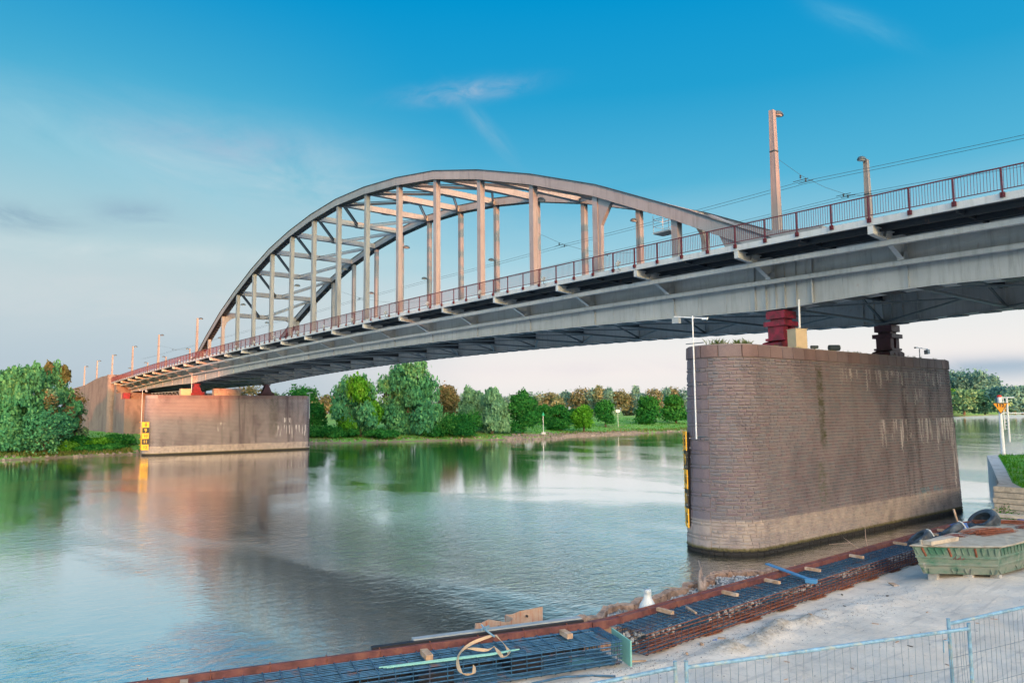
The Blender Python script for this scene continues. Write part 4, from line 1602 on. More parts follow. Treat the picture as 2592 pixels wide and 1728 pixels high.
pole_light(0.3, -9.1, 3.4, 11.45, (-0.8, -8.2, 11.55), (0.9, -9.6, 11.35), 'thin mast with cross arm on the far pier, above its gauge board', (-0.8, -8.2, 11.5))
pole_light(1.2, 21.6, 0.8, 11.3, (0.6, 21.4, 11.25), (1.8, 21.8, 11.25), 'thin mast at the right end of the far pier', (0.7, 21.4, 11.25))
pole_light(121.0, 15.75, 10.3, 11.2, (121.0, 15.2, 11.25), (121.0, 17.15, 11.22), 'short mast with hanging camera on top of the near pier, right end', (121.0, 16.95, 11.2))

t = thing('cabinet', (122.0, -1.75, 10.3), 'beige steel cabinet beside the red bearing on top of the near pier', 'cabinet')
m = MB()
m.beam((122.0, -1.75, 10.3), (122.0, -1.75, 11.38), 0.72, 0.72, (0.35, 0.9, 0))
m.build('housing', 'cream_cabinet', t)
m = MB()
m.beam((122.0, -1.75, 11.381), (122.0, -1.75, 11.42), 0.78, 0.78, (0.35, 0.9, 0))
m.build('lid', 'cream_cabinet', t)
m = MB()
m.tube([(122.0, -1.47, 11.42), (122.0, -1.40, 13.1)], 0.055, 8)
m.build('conduit', 'white_paint', t)
def drum_light(x, y, z, r, ln, lab, yaw):
    t = thing('pier_floodlight', (x, y, z), lab, 'floodlight')
    d = Vector((math.cos(yaw), math.sin(yaw), 0))
    p = Vector((x, y, z+0.28))
    m = MB()
    m.tube([p-d*ln/2, p+d*ln/2], r, 12)
    m.build('drum', 'lamp_head_dark', t)
    m = MB()
    m.tube([(x, y, z), (x, y, z+0.2)], 0.04, 6)
    m.build('foot', 'lamp_head_dark', t)
drum_light(122.0, 2.15, 10.28, 0.17, 0.62, 'cylindrical grey floodlight alone on top of the near pier', 1.0)
drum_light(122.3, -0.55, 10.18, 0.09, 0.40, 'small flat floodlight just right of the beige cabinet', 1.0)
t = thing('switch_cabinet', (-0.8, 3.2, 10.5), 'long pale grey cabinet on top of the far pier between the bearings', 'cabinet')
m = MB()
m.box(-1.6, -0.4, 3.4, 8.4, 10.55, 11.9)
m.build('housing', 'concrete', t)
t = thing('cabinet', (0.6, -2.2, 10.5), 'beige cabinet left of the red bearing on the far pier', 'cabinet')
m = MB()
m.box(0.0, 1.2, -2.9, -1.2, 10.55, 11.7)
m.build('housing', 'cream_cabinet', t)
m = MB()
m.box(-0.05, 1.25, -2.95, -1.15, 11.701, 11.75)
m.build('lid', 'cream_cabinet', t)
m = MB()
m.tube([(1.25, -1.1, 11.0), (1.25, -1.1, 14.6)], 0.05, 6)
m.build('conduit', 'white_paint', t)

# tufts of grass on the near pier
def tuft(m, x, y, z, h, n, spread, lean=0.35):
    for _ in range(n):
        a = R.uniform(0, 6.28)
        r = spread*math.sqrt(R.random())
        px, py = x+r*math.cos(a), y+r*math.sin(a)
        b = R.uniform(0, 6.28)
        hh = h*R.uniform(0.4, 1.0)
        wv = Vector((math.cos(b), math.sin(b), 0))*0.012*(1+h)
        ln = Vector((R.gauss(0, lean), R.gauss(0, lean), 0))*hh
        p = Vector((px, py, z))
        m.add([p-wv, p+wv, p+ln*0.4+Vector((0, 0, hh*0.6))+wv*0.6, p+ln+Vector((0, 0, hh))], [(0, 1, 2), (0, 2, 3)], R.random())
m = MB()
for i in range(38):
    a = R.uniform(-1.5, 0.1)
    tuft(m, PX+1.5*math.cos(a), NY0+1.5*math.sin(a), 10.29, R.uniform(0.12, 0.42), 9, 0.14, 0.5)
for i in range(26):
    tuft(m, 122.4, R.uniform(-5, 16), 10.29, R.uniform(0.05, 0.2), 12, 0.2, 0.5)
m.build('pier_top_grass', 'reed', kind='stuff')

# gauge boards
def gauge(org, xdir, digits, w, label, zt, reverse=False, paint=True):
    g = thing('water_gauge_board', org, label, 'gauge board', 'water gauge boards on the piers')
    X = Vector(xdir).normalized()
    nrm = X.cross(Vector((0, 0, 1)))
    o = Vector(org)
    for i, dg_ in enumerate(digits):
        z1 = zt-i*0.97
        z0 = z1-0.96
        m = MB()
        a = o+X*(0.34*w); b = o+X*w
        m.beam(a+Vector((0, 0, (z0+z1)/2-o.z)), b+Vector((0, 0, (z0+z1)/2-o.z)), 0.05, z1-z0)
        dark = i % 2 == 1
        pnl = m.build('number_plate', 'gauge_black' if dark else 'gauge_yellow', g)
        if paint:
            text(dg_, 0.78 if len(dg_) == 1 else 0.66, 'gauge_yellow' if dark else 'gauge_black', 'digit', pnl, o+X*(0.67*w)+Vector((0, 0, (z0+z1)/2-o.z-0.02))+nrm*0.03, X, depth=0.006, bold=0.02 if dark else 0.008)
        m = MB()
        for q in range(10):
            zz_ = z1-0.097*q
            ln = (0.30 if q % 5 == 0 else 0.17)*w
            if q % 2 == 0:
                m.beam(o+X*(0.335*w-ln)+Vector((0, 0, zz_-0.03-o.z)), o+X*(0.335*w)+Vector((0, 0, zz_-0.03-o.z)), 0.05, 0.055)
        m.beam(o+X*(0.30*w)+Vector((0, 0, (z0+z1)/2-o.z)), o+X*(0.338*w)+Vector((0, 0, (z0+z1)/2-o.z)), 0.045, 0.95)
        m.build('scale_teeth', 'gauge_yellow', g)
    m = MB()
    m.beam(o+X*0.25*w+nrm*-0.05+Vector((0, 0, zt-o.z)), o+X*0.25*w+nrm*-0.05+Vector((0, 0, zt-0.97*len(digits)-o.z)), 0.05, 0.05)
    m.build('back_post', 'gauge_black', g)
    return g
gx = Vector((0.20, 0.98, 0))
gauge((2.75, -9.98, 5.9), Vector((0.12, 0.99, 0)), ['8', '9', '10', '11', '12'], 1.62, 'yellow and black gauge board with numbers 8 to 12 on the far pier', 5.85)
g2 = gauge((118.93, -8.05, 5.6), Vector((0.76, -0.65, 0)), ['8', '9', '10', '11', '12'], 1.05, 'gauge board seen nearly edge on at the left end of the near pier', 5.95)
m = MB()
for zq in np.linspace(5.6, 1.3, 10):
    m.beam((119.62, -8.72, zq), (119.85, -8.45, zq), 0.035, 0.035)
m.build('stand_off', 'white_paint', g2)
m = MB()
m.box(119.72, 119.80, -8.66, -8.58, 1.2, 5.9)
m.build('ladder_post', 'gauge_black', g2)
m = MB()
m.tube([(122.45, 17.0, 0.5), (122.45, 17.0, 6.0)], 0.07, 6)
solo('mooring_pole', m, 'gauge_black', (122.6, 17.4, 0.5), 'dark upright pole at the right end of the near pier', 'pole')
m = MB()
m.tube([(2.8, 20.9, 0.6), (2.8, 20.9, 6.0)], 0.10, 6)
solo('mooring_pole', m, 'gauge_black', (2.8, 20.9, 0.6), 'dark upright pole at the right end of the far pier', 'pole')

# ================================================================== FAR BANK THINGS
def gz(x, y):
    return ground_z(x, y)
t = thing('river_beacon', (-4.0, 88.0, 1.4), 'green topped river beacon pole on the stone groyne', 'beacon')
m = MB()
m.tube([(-4, 88, 1.0), (-4, 88, 6.0)], 0.065, 8, r2=0.05)
m.build('pole', 'white_paint', t)
m = MB()
m.lathe([(0.38, 0), (0.02, 1.0)], -4, 88, 10, 5.9)
m.build('cone_topmark', 'beacon_green', t)
m = MB()
m.lathe([(0.7, 0), (0.7, 0.7), (0.5, 0.9)], -4, 88, 10, 0.7)
m.build('plinth', 'concrete', t)
x, y = at_dist(1419, 245)
zb = gz(x, y)
t = thing('notice_board', (x, y, zb), 'small white notice board on a post in the meadow by the grassy dike', 'sign')
m = MB()
m.tube([(x, y, zb-0.2), (x, y, zb+5.0)], 0.055, 6)
m.build('post', 'white_paint', t)
m = MB()
m.beam((x-0.42, y-0.42, zb+5.3), (x+0.42, y+0.42, zb+5.3), 0.08, 0.9)
m.build('board', 'white_paint', t)
m = MB()
m.beam((x-0.3+0.06, y-0.3-0.06, zb+5.3), (x+0.3+0.06, y+0.3-0.06, zb+5.3), 0.02, 0.14)
m.build('red_bar', 'sign_red', t)

# ================================================================== TREES
def crown(name, lobes, n, size, mat, parent, droop=False, core=None, seed=0, elong=1.0):
    """many leaf clumps through a set of lobes; lobes: (x, y, z, rx, rz, weight)"""
    rs = np.random.RandomState(seed)
    wts = np.array([l[5] for l in lobes], float)
    cnt = np.maximum(3, (n*wts/wts.sum()).astype(int))
    P_, Nn, T_ = [], [], []
    for l, c in zip(lobes, cnt):
        d = rs.normal(size=(c, 3))
        d /= np.linalg.norm(d, axis=1)[:, None]
        d[:, 2] = np.where(d[:, 2] < -0.55, -d[:, 2]*0.6, d[:, 2])
        k1, k2, k3 = rs.uniform(0, 6.3, 3)
        lump = 1+0.16*np.sin(d[:, 0]*5+k1)*np.sin(d[:, 2]*6+k2)+0.12*np.sin(d[:, 1]*8+k3)
        rad = (0.50+0.62*rs.rand(c)**0.55)*lump
        rad = rad*np.where(rs.rand(c) < 0.05, 1.22, 1.0)
        p = d*rad[:, None]*np.array([l[3], l[3], l[4]])+np.array(l[:3])
        P_.append(p); Nn.append(d)
        T_.append(np.clip(0.40+0.20*rs.randn()+0.25*rs.randn(c), 0, 1))
    P_ = np.concatenate(P_); Nn = np.concatenate(Nn); T_ = np.concatenate(T_)
    c = len(P_)
    nrm = Nn+0.75*rs.normal(size=(c, 3))
    nrm /= np.linalg.norm(nrm, axis=1)[:, None]
    if droop:
        nrm[:, 2] *= 0.25
        nrm /= np.linalg.norm(nrm, axis=1)[:, None]
    a = np.cross(nrm, np.array([0, 0, 1.0])+0.25*rs.normal(size=(c, 3)))
    a /= np.linalg.norm(a, axis=1)[:, None]+1e-9
    b = np.cross(nrm, a)
    s = size*(0.55+0.9*rs.rand(c))[:, None]
    ea, eb = a*s*0.5, b*s*0.5*(elong if not droop else 1.9)
    k = rs.uniform(0.5, 1.0, (c, 1))
    V = np.stack([P_-ea*k-eb*0.7, P_+ea-eb, P_+ea*k*0.7+eb, P_-ea+eb*0.6], 1).reshape(-1, 3)
    lx, ly, lz = wpos(parent)
    V = V-np.array([lx, ly, lz])
    me = bpy.data.meshes.new(name)
    me.vertices.add(len(V))
    me.vertices.foreach_set('co', V.ravel())
    me.loops.add(4*c)
    me.loops.foreach_set('vertex_index', np.arange(4*c, dtype=np.int32))
    me.polygons.add(c)
    me.polygons.foreach_set('loop_start', np.arange(0, 4*c, 4, dtype=np.int32))
    at = me.attributes.new('tint', 'FLOAT', 'POINT')
    at.data.foreach_set('value', np.repeat(T_, 4))
    me.materials.append(MATS[mat])
    me.update(calc_edges=True)
    o = lk(bpy.data.objects.new(name, me))
    o.parent = parent
    return o

def make_lobes(x, y, z0, W_, H_, kind, rs):
    lb = []
    if kind == 'round':
        for _ in range(13):
            a = rs.uniform(0, 6.28); r = W_*0.28*math.sqrt(rs.uniform(0, 1)); hz = rs.uniform(0.13, 0.82)
            k = 1-max(0, hz-0.45)*0.9
            q = rs.uniform(0.20, 0.30)*W_
            lb.append((x+r*k*math.cos(a), y+r*k*math.sin(a), z0+H_*hz, q, min(q*0.9, H_*0.2), q*q))
        lb.append((x, y, z0+H_*0.78, W_*0.25, H_*0.2, (W_*0.25)**2))
    elif kind == 'willow':
        for _ in range(26):
            a = rs.uniform(0, 6.28); r = W_*0.41*math.sqrt(rs.uniform(0, 1)); hz = rs.uniform(0.10, 0.86)
            k = 1-max(0, hz-0.55)*1.5
            q = rs.uniform(0.09, 0.19)*W_
            lb.append((x+r*k*math.cos(a), y+r*k*math.sin(a), z0+H_*hz, q, q*rs.uniform(1.1, 1.7), q*q*1.3))
        lb.append((x, y, z0+H_*0.80, W_*0.17, H_*0.18, (W_*0.2)**2))
    elif kind == 'tall':
        for _ in range(12):
            hz = rs.uniform(0.2, 0.9)
            a = rs.uniform(0, 6.28); r = W_*0.25*rs.uniform(0, 1)*(1.15-hz)
            q = rs.uniform(0.20, 0.32)*W_*(1.2-0.5*hz)
            lb.append((x+r*math.cos(a), y+r*math.sin(a), z0+H_*hz, q, q*1.3, q*q))
    elif kind == 'spare':
        pass
    elif kind == 'bush':
        for _ in range(10):
            a = rs.uniform(0, 6.28); r = W_*0.4*math.sqrt(rs.uniform(0, 1)); q = rs.uniform(0.16, 0.26)*W_
            lb.append((x+r*math.cos(a), y+r*math.sin(a), z0+H_*rs.uniform(0.15, 0.6), q, H_*0.4, q*q))
    return lb

def ragged(lb, x, y, z0, W_, H_, rs, n=12):
    """small tufts standing out of the outline, so that the crown is not one smooth mound"""
    base = list(lb)
    for _ in range(n):
        l = base[rs.randint(len(base))]
        a = rs.uniform(0, 6.28)
        e = rs.uniform(0.1, 1.3)
        k = rs.uniform(0.9, 1.15)
        q = rs.uniform(0.035, 0.075)*W_
        zt = min(l[2]+l[4]*k*math.sin(e), z0+H_*1.0)
        lb.append((l[0]+l[3]*k*math.cos(a)*math.cos(e), l[1]+l[3]*k*math.sin(a)*math.cos(e), zt, q, q*rs.uniform(1.2, 2.0), q*q*1.6))
    return lb

def tree(u, vtop, wpx, dist, kind, mat, label, cat='tree', name='tree', group=None, n=6000, size=None, zbase=None, trunk=True, seed=None, mat2=None, group_label=None, vbase=None):
    seed = int(u*7+vtop) if seed is None else seed
    rs = np.random.RandomState(seed)
    x, y = at_dist(u, dist)
    zb = gz(x, y) if zbase is None else zbase
    if vbase is not None:
        zb = z_at(u, vbase, dist)
    H_ = z_at(u, vtop, dist)-zb
    W_ = wpx/1704.5*dist
    t = thing(name, (x, y, zb), label, cat, group)
    size = size or max(0.30, dist*0.0019)
    lb = make_lobes(x, y, zb, W_, H_, kind, rs)
    if n >= 3000 and kind != 'bush':
        lb = ragged(lb, x, y, zb, W_, H_, rs, 16 if n > 8000 else 9)
        if mat2:
            rs.shuffle(lb)
            lb = [tuple(q) for q in lb]
    if mat2:
        h = len(lb)//3
        crown('crown', lb[h:], n*2//3, size, mat, t, kind == 'willow', seed=seed)
        crown('second_foliage', lb[:h], n//3, size, mat2, t, kind == 'willow', seed=seed+1)  # second leaf colour on random lobes; the brown stands for low sun
    else:
        crown('crown', lb, n, size, mat, t, kind == 'willow', seed=seed)
    if trunk:
        m = MB()
        m.tube([(x, y, zb-0.3), (x+0.02*W_, y, zb+H_*0.25), (x-0.01*W_, y+0.01*W_, zb+H_*0.5), (x, y, zb+H_*0.75)], 0.035*W_+0.08, 7, r2=0.03)
        tk = m.build('trunk', 'bark', t)
        for _ in range(5):
            a = rs.uniform(0, 6.28)
            h0 = rs.uniform(0.2, 0.45)*H_
            m = MB()
            m.tube([(x, y, zb+h0), (x+0.15*W_*math.cos(a), y+0.15*W_*math.sin(a), zb+h0+0.12*H_), (x+0.32*W_*math.cos(a), y+0.32*W_*math.sin(a), zb+h0+0.3*H_)], 0.014*W_+0.03, 5, r2=0.02)
            m.build('limb', 'bark', t)
    return t

def bank_dist(u, off):
    """distance along a bearing to a point 'off' metres behind the waterline"""
    d = ray(u, 945)
    n = math.hypot(d[0], d[1])
    for k in range(60, 3000):
        r = float(k)
        x, y = CX+d[0]/n*r, CY+d[1]/n*r
        if bankx(y)-x > off:
            return r
    return 900.0

T = tree
# left willow group
T(44, 842, 112, bank_dist(44, 6), 'willow', 'leaf_willow', 'big blue-green willow at the left edge leaning over the bank', n=16000)
T(4, 880, 100, bank_dist(18, 7), 'willow', 'leaf_willow', 'willow cut by the left picture edge', n=12000)
T(126, 830, 84, bank_dist(126, 8), 'willow', 'leaf_willow', 'willow with sunlight-brown right side beside the brick abutment', n=13000, mat2='leaf_brown')
T(174, 892, 54, bank_dist(174, 10), 'round', 'leaf_brown', 'low olive brown tree in front of the brick abutment wall', n=2600, mat2='leaf_olive', trunk=True)
T(60, 935, 150, bank_dist(60, 4), 'bush', 'leaf_willow', 'leafy skirt of shrubs below the left willows', 'bush', 'bush', n=7000, trunk=False)
T(106, 876, 66, bank_dist(106, 3), 'tall', 'leaf_brown', 'slim sunlight-brown willow in front of the big left willow', n=5000, mat2='leaf_grey')
# low shrubs before the abutment
for (u, vt, wp, of, mt, lab) in ((175, 998, 60, 9, 'leaf_dark', 'dark low bush at the water below the abutment, left of the gauge board'), (228, 1002, 70, 9, 'leaf_fresh', 'bright green bush in the middle of the grassy bank by the far pier'),
                                 (285, 996, 66, 10, 'leaf_dark', 'rounded bush right beside the gauge board of the far pier'), (150, 1012, 50, 5, 'leaf_fresh', 'small bush at the foot of the left willows'),
                                 (255, 1018, 60, 4, 'leaf_dark', 'low bush overhanging the water left of the far pier'), (198, 1022, 70, 4, 'leaf_dark', 'low creeping bush on the bank between willow and pier')):
    T(u, vt, wp, bank_dist(u, of), 'bush', mt, lab, 'bush', 'bush', 'bushes on the bank by the abutment', n=3500, size=0.32, trunk=False)
# seen below the deck of the bridge
T(560, 884, 110, 215, 'round', 'leaf_brown', 'sunlit tree seen under the deck between the two bearings of the far pier', n=4000)
T(628, 897, 60, 235, 'round', 'leaf_olive', 'small tree under the deck just right of the far bearing', n=2500)
T(690, 884, 100, 205, 'round', 'leaf_dark', 'dark green tree rising behind the right end of the far pier', n=8000)
T(722, 925, 60, 200, 'round', 'leaf_dark', 'dark leafy tree filling the gap right of the far pier', n=5000)
T(735, 975, 70, bank_dist(735, 8), 'bush', 'leaf_dark', 'dark bush at the water immediately right of the far pier', 'bush', 'bush', 'bushes along the water right of the far pier', n=4500, trunk=False)
# central willows
T(826, 868, 118, bank_dist(826, 9), 'willow', 'leaf_willow', 'medium willow left of the biggest tree in the centre', n=15000, mat2='leaf_fresh')
T(936, 840, 152, bank_dist(936, 11), 'willow', 'leaf_willow', 'biggest blue-green willow in the centre of the far bank', n=22000)
T(905, 846, 60, bank_dist(905, 26), 'round', 'leaf_brown', 'tree with brown sunlit top just behind the biggest willow', n=4000)
T(978, 852, 60, bank_dist(978, 16), 'tall', 'leaf_willow', 'narrow willow top at the right shoulder of the biggest willow', n=5000)
T(1024, 880, 70, bank_dist(1024, 40), 'round', 'leaf_brown', 'pinkish brown tree right behind the biggest willow', n=5000)
T(1085, 896, 80, bank_dist(1085, 16), 'willow', 'leaf_grey', 'left one of two silvery willows left of the dark round tree', n=9000)
T(1130, 893, 78, bank_dist(1130, 9), 'willow', 'leaf_grey', 'silvery willow with pale drooping branches touching the dark round tree', n=11000)
T(1060, 944, 95, bank_dist(1060, 6), 'bush', 'leaf_dark', 'large dark bush at the water between the big willow and the silvery willows', 'bush', 'bush', n=8000, trunk=False)
T(1000, 968, 60, bank_dist(1000, 6), 'bush', 'leaf_dark', 'small dark bush at the foot of the biggest willow, right side', 'bush', 'bush', n=4000, trunk=False)
T(790, 978, 60, bank_dist(790, 6), 'bush', 'leaf_dark', 'dark bush at the foot of the medium willow, left side', 'bush', 'bush', n=4000, trunk=False)
T(880, 985, 70, bank_dist(880, 4), 'bush', 'leaf_dark', 'low dark bush at the waterline below the biggest willow', 'bush', 'bush', n=4000, trunk=False)
T(1200, 902, 84, bank_dist(1200, 9), 'round', 'leaf_dark', 'dark round tree right of the silvery willows', n=12000)
T(1246, 930, 46, bank_dist(1246, 30), 'round', 'leaf_dark', 'small dark tree directly behind the green beacon', n=3500)
T(1284, 930, 58, bank_dist(1284, 10), 'round', 'leaf_dark', 'low round dark tree just right of the green beacon', n=7000)
T(1340, 928, 56, bank_dist(1340, 4), 'round', 'leaf_fresh', 'slender bright green tree with a bare trunk by the stony shore', n=5500)
T(1322, 938, 46, bank_dist(1322, 24), 'round', 'leaf_dark', 'dark tree peeping out behind the slender bright tree', n=3500)
T(1390, 917, 54, bank_dist(1390, 14), 'round', 'leaf_dark', 'dark compact tree between the slender tree and the notice board', n=7000)
T(1488, 910, 64, bank_dist(1488, 18), 'round', 'leaf_dark', 'left one of two dark round trees on the grassy dike', n=7500)
T(1552, 908, 62, bank_dist(1552, 18), 'round', 'leaf_dark', 'dark round tree on the dike touching the edge of the near pier', n=7500)
# the wood behind the meadow
rr_ = random.Random(3)
mid = [(1265, 900, 44, 'leaf_warm', 'round'), (1300, 893, 44, 'leaf_hazed', 'round'), (1330, 889, 48, 'leaf_warm', 'round'), (1376, 884, 40, 'leaf_olive', 'tall'), (1358, 892, 44, 'leaf_hazed', 'round'),
       (1425, 892, 52, 'leaf_warm', 'round'), (1398, 893, 40, 'leaf_hazed', 'tall'), (1462, 890, 34, 'leaf_hazed', 'tall'), (1505, 892, 48, 'leaf_warm', 'round'), (1478, 902, 44, 'leaf_hazed', 'round'),
       (1545, 888, 52, 'leaf_warm', 'round'), (1572, 890, 40, 'leaf_hazed', 'round'), (1530, 896, 40, 'leaf_hazed', 'tall'), (1445, 905, 30, 'leaf_warm', 'round'), (1240, 905, 40, 'leaf_olive', 'round'), (1282, 908, 36, 'leaf_olive', 'round')]
for i, (u, vt, wp, mt, kd) in enumerate(mid):
    colr = {'leaf_warm': 'tree with pinkish brown sunlit crown in the wood beyond the meadow', 'leaf_hazed': 'grey-green tree in the wood beyond the meadow, left of the near pier', 'leaf_olive': 'olive tree in the wood beyond the meadow, left of the near pier'}[mt]
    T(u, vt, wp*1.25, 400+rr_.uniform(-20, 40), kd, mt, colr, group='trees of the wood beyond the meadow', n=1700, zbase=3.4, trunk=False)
back = [(u, 902+rr_.uniform(-4, 6)) for u in range(1010, 1600, 26)]
for i, (u, vt) in enumerate(back):
    T(u, vt, 52, 620+rr_.uniform(-30, 30), 'round', 'leaf_hazed', 'hazy tree of the farthest tree line behind the wood in the centre', group='hazy trees of the farthest line in the centre', n=700, zbase=3.4, trunk=False)
for i, u in enumerate((745, 770, 790, 715, 650)):
    T(u, 904+(i % 3)*4, 46, 420, 'round', ('leaf_warm', 'leaf_olive')[i % 2], 'brownish tree in the distance between the far pier and the medium willow', group='brownish distant trees right of the far pier', n=1200, zbase=3.4, trunk=False)
# right of the near pier, across the bend of the river
rt = [(2172, 862, 60), (2196, 852, 60), (2228, 853, 60), (2256, 856, 54), (2284, 866, 46), (2142, 868, 50), (2214, 858, 50), (2240, 858, 50), (2270, 862, 46), (2180, 870, 50)]
for (u, vt, wp) in rt:
    T(u, vt, wp*1.1, 660+rr_.uniform(-20, 40), 'tall', 'leaf_hazed', 'tall poplar in the high wood right of the near pier', group='tall poplars right of the near pier', n=2000, zbase=2.5, trunk=False)
for (u, vt, wp, mt, lab) in ((2214, 890, 58, 'leaf_grey', 'pale round willow in front of the poplars right of the near pier'), (2166, 888, 46, 'leaf_fresh', 'yellow-green tree touching the right edge of the near pier'),
                             (2262, 895, 44, 'leaf_grey', 'second pale willow in front of the poplars, left of the marker pole'), (2312, 896, 56, 'leaf_grey', 'pale willow behind the orange marker sign'),
                             (2348, 892, 50, 'leaf_hazed', 'tree at the right picture edge across the river'), (2330, 882, 60, 'leaf_hazed', 'darker tree behind the willow at the right picture edge'), (2300, 884, 50, 'leaf_hazed', 'tree between poplars and the marker sign'),
                             (2375, 884, 60, 'leaf_hazed', 'tree cut by the right picture edge')):
    T(u, vt, wp*1.1, 625+rr_.uniform(-8, 8), 'round', mt, lab, n=2600, zbase=1.8, trunk=True)

# reeds and tall grass at the waterline
m = MB()
for i in range(5200):
    y = R.choice((R.uniform(-45, -9), R.uniform(-26, -9), R.uniform(30, 200), R.uniform(100, 220)))
    tt = abs(R.gauss(0, 1))*2.2+0.9
    x = bankx(y)-tt
    h = R.uniform(0.3, 0.9)
    b = R.uniform(0, 6.28)
    wv = Vector((math.cos(b), math.sin(b), 0))*0.10
    p = Vector((x, y, bank_h(tt, y)-0.05))
    l_ = Vector((R.gauss(0, .25), R.gauss(0, .25), 0))*h
    m.add([p-wv, p+wv, p+l_+Vector((0, 0, h))], [(0, 1, 2)], R.random())
m.build('waterside_reeds', 'reed', kind='stuff')
# meadow tufts on the far bank
m = MB()
for i in range(9000):
    y = R.uniform(-60, 230)
    tt = 2+R.random()**1.3*45
    x = bankx(y)-tt
    h = R.uniform(0.12, 0.4)
    b = R.uniform(0, 6.28)
    wv = Vector((math.cos(b), math.sin(b), 0))*0.22
    p = Vector((x, y, bank_h(tt, y)-0.04))
    m.add([p-wv, p+wv, p+Vector((R.gauss(0, .06), R.gauss(0, .06), h))], [(0, 1, 2)], R.random()*0.6)
m.build('meadow_grass', 'leaf_fresh', kind='stuff')

# ================================================================== RIGHT QUAY
QE = [(120.5, 52.5), (115.9, 41.1), (121.9, 24.95), (126.5, 12.5), (127.4, 9.2), (128.1, 6.9)]
def off_poly(k):
    return [(x+k*1.0, y-k*0.25) for x, y in QE]
m = MB()
inn = [(121.3, 51.4), (116.8, 41.15), (122.6, 25.4), (127.1, 12.9), (128.7, 9.6), (130.6, 7.6)]
top = [(x, y, 2.42) for x, y in QE]
top2 = [(x, y, 2.44) for x, y in inn]
bot = [(x, y, -1.0) for x, y in QE]
n = len(QE)
m.v = top+top2+bot
for i in range(n-1):
    m.f += [(i, i+1, n+i+1, n+i), (2*n+i, 2*n+i+1, i+1, i)]
kq = len(m.v)
m.v += [(400, 60.0, 2.42), (400, 59.0, 2.44), (400, 60, -1.0)]
m.f += [(kq, 0, n, kq+1), (kq+2, 2*n, 0, kq)]
m.f.append((n-1, n-1+2*n, n-1, n-1)) if False else None
m.v += [(131, 6.9, -1.0), (131, 6.9, 2.42)]
m.f.append((3*n-1, kq+3, kq+4, n-1))
qw = m.build('quay_wall', 'concrete', kind='structure')
m = MB()
m.v = [(x, y, 2.445) for x, y in inn]+[(400, 7.6, 2.445), (400, 59, 2.445)]
m.f = [tuple(range(len(m.v)))]
m.build('quay_lawn', 'quay_grass', kind='structure')
o = text('A 1003', 1.0, 'gauge_black', 'quay_lettering', qw, (118.2, 50.2, 2.46), (0.55, 0.83, 0), (-0.83, 0.55, 0), 0.004, 0.02)
m = MB()
for i in range(5200):
    k = R.random()
    y = R.uniform(8.5, 49)
    xi = float(np.interp(y, [7.6, 9.6, 12.9, 25.4, 41.15, 51.4], [130.6, 128.7, 127.1, 122.6, 116.8, 121.3]))
    x = xi+0.1+R.random()**1.5*14
    h = R.uniform(0.05, 0.22) if R.random() < 0.8 else R.uniform(0.2, 0.4)
    b = R.uniform(0, 6.28)
    wv = Vector((math.cos(b), math.sin(b), 0))*R.uniform(0.02, 0.06)
    p = Vector((x, y, 2.43))
    m.add([p-wv, p+wv, p+Vector((R.gauss(0, .06), R.gauss(0, .06), h))], [(0, 1, 2)], R.random()*0.8)
m.build('quay_tufts', 'leaf_fresh', kind='stuff')
# plank wall between quay and site: each plank separate
pw = thing('plank_wall', (128.2, 6.7, 0.2), 'stacked pale timber planks closing the quay below the lawn at the right edge', 'timber wall')
for i in range(9):
    z0 = 0.08+i*0.30
    m = MB()
    m.box(128.22+R.uniform(-0.08, 0.10), 131.6, 6.45+R.uniform(-.03, .03), 6.62, z0, z0+0.275+R.uniform(-.01, .008))
    m.build('plank', 'plank_pale', pw)
m = MB()
m.box(131.62, 131.74, 6.3, 6.42, 0.2, 3.3)
m.build('post', 'wood', pw)
for i in range(9):
    z0 = 0.08+i*0.30
    m = MB()
    m.box(131.66, 136.6+R.uniform(-0.1, 0.1), 6.45+R.uniform(-.03, .03), 6.62, z0, z0+0.275+R.uniform(-.01, .008))
    m.build('plank', 'plank_pale', pw)

# marker pole with the number 112
mp_ = thing('marker_pole', (116.3, 44.1, 2.4), 'white pole with orange triangle reading 112 on the grassy quay corner', 'marker')
m = MB()
m.tube([(116.3, 44.1, 2.4), (116.3, 44.1, 7.2)], 0.19, 12, r2=0.15)
m.build('pole', 'white_paint', mp_)
m = MB()
m.tube([(116.3, 44.1, 5.0), (116.3, 44.1, 5.02)], 0.2, 12)
m.build('joint_ring', 'beam_grey', mp_)
m = MB()
m.lathe([(0.2, 0), (0.2, 0.62), (0.10, 0.7)], 116.3, 44.1, 10, 7.45)
m.tube([(116.3, 44.1, 7.2), (116.3, 44.1, 7.5)], 0.06, 6)
ln_ = m.build('lantern', 'white_paint', mp_)
m = MB()
m.lathe([(0.21, 0), (0.21, 0.16), (0.08, 0.22)], 116.3, 44.1, 10, 8.0)
m.build('lantern_cap', 'sign_red', ln_)
m = MB()
m.box(116.02, 116.12, 43.84, 43.98, 7.5, 8.0)
m.build('lantern_side', 'rebar_blue', ln_)
sx = Vector((0.895, 0.446, 0))
sn = Vector((0.446, -0.895, 0))
def tri(c, w_, h_, mat, name, par, zt, th=0.03):
    c = Vector(c)
    m = MB()
    a, b, d = c-sx*w_/2, c+sx*w_/2, c
    m.add([(a.x, a.y, zt), (b.x, b.y, zt), (d.x, d.y, zt-h_)]+[((q+sn*th).x, (q+sn*th).y, z) for q, z in ((a, zt), (b, zt), (d, zt-h_))],
          [(0, 1, 2), (5, 4, 3), (0, 3, 4, 1), (1, 4, 5, 2), (2, 5, 3, 0)])
    return m.build(name, mat, par)
c0 = Vector((116.3, 44.1, 0))+sn*0.22
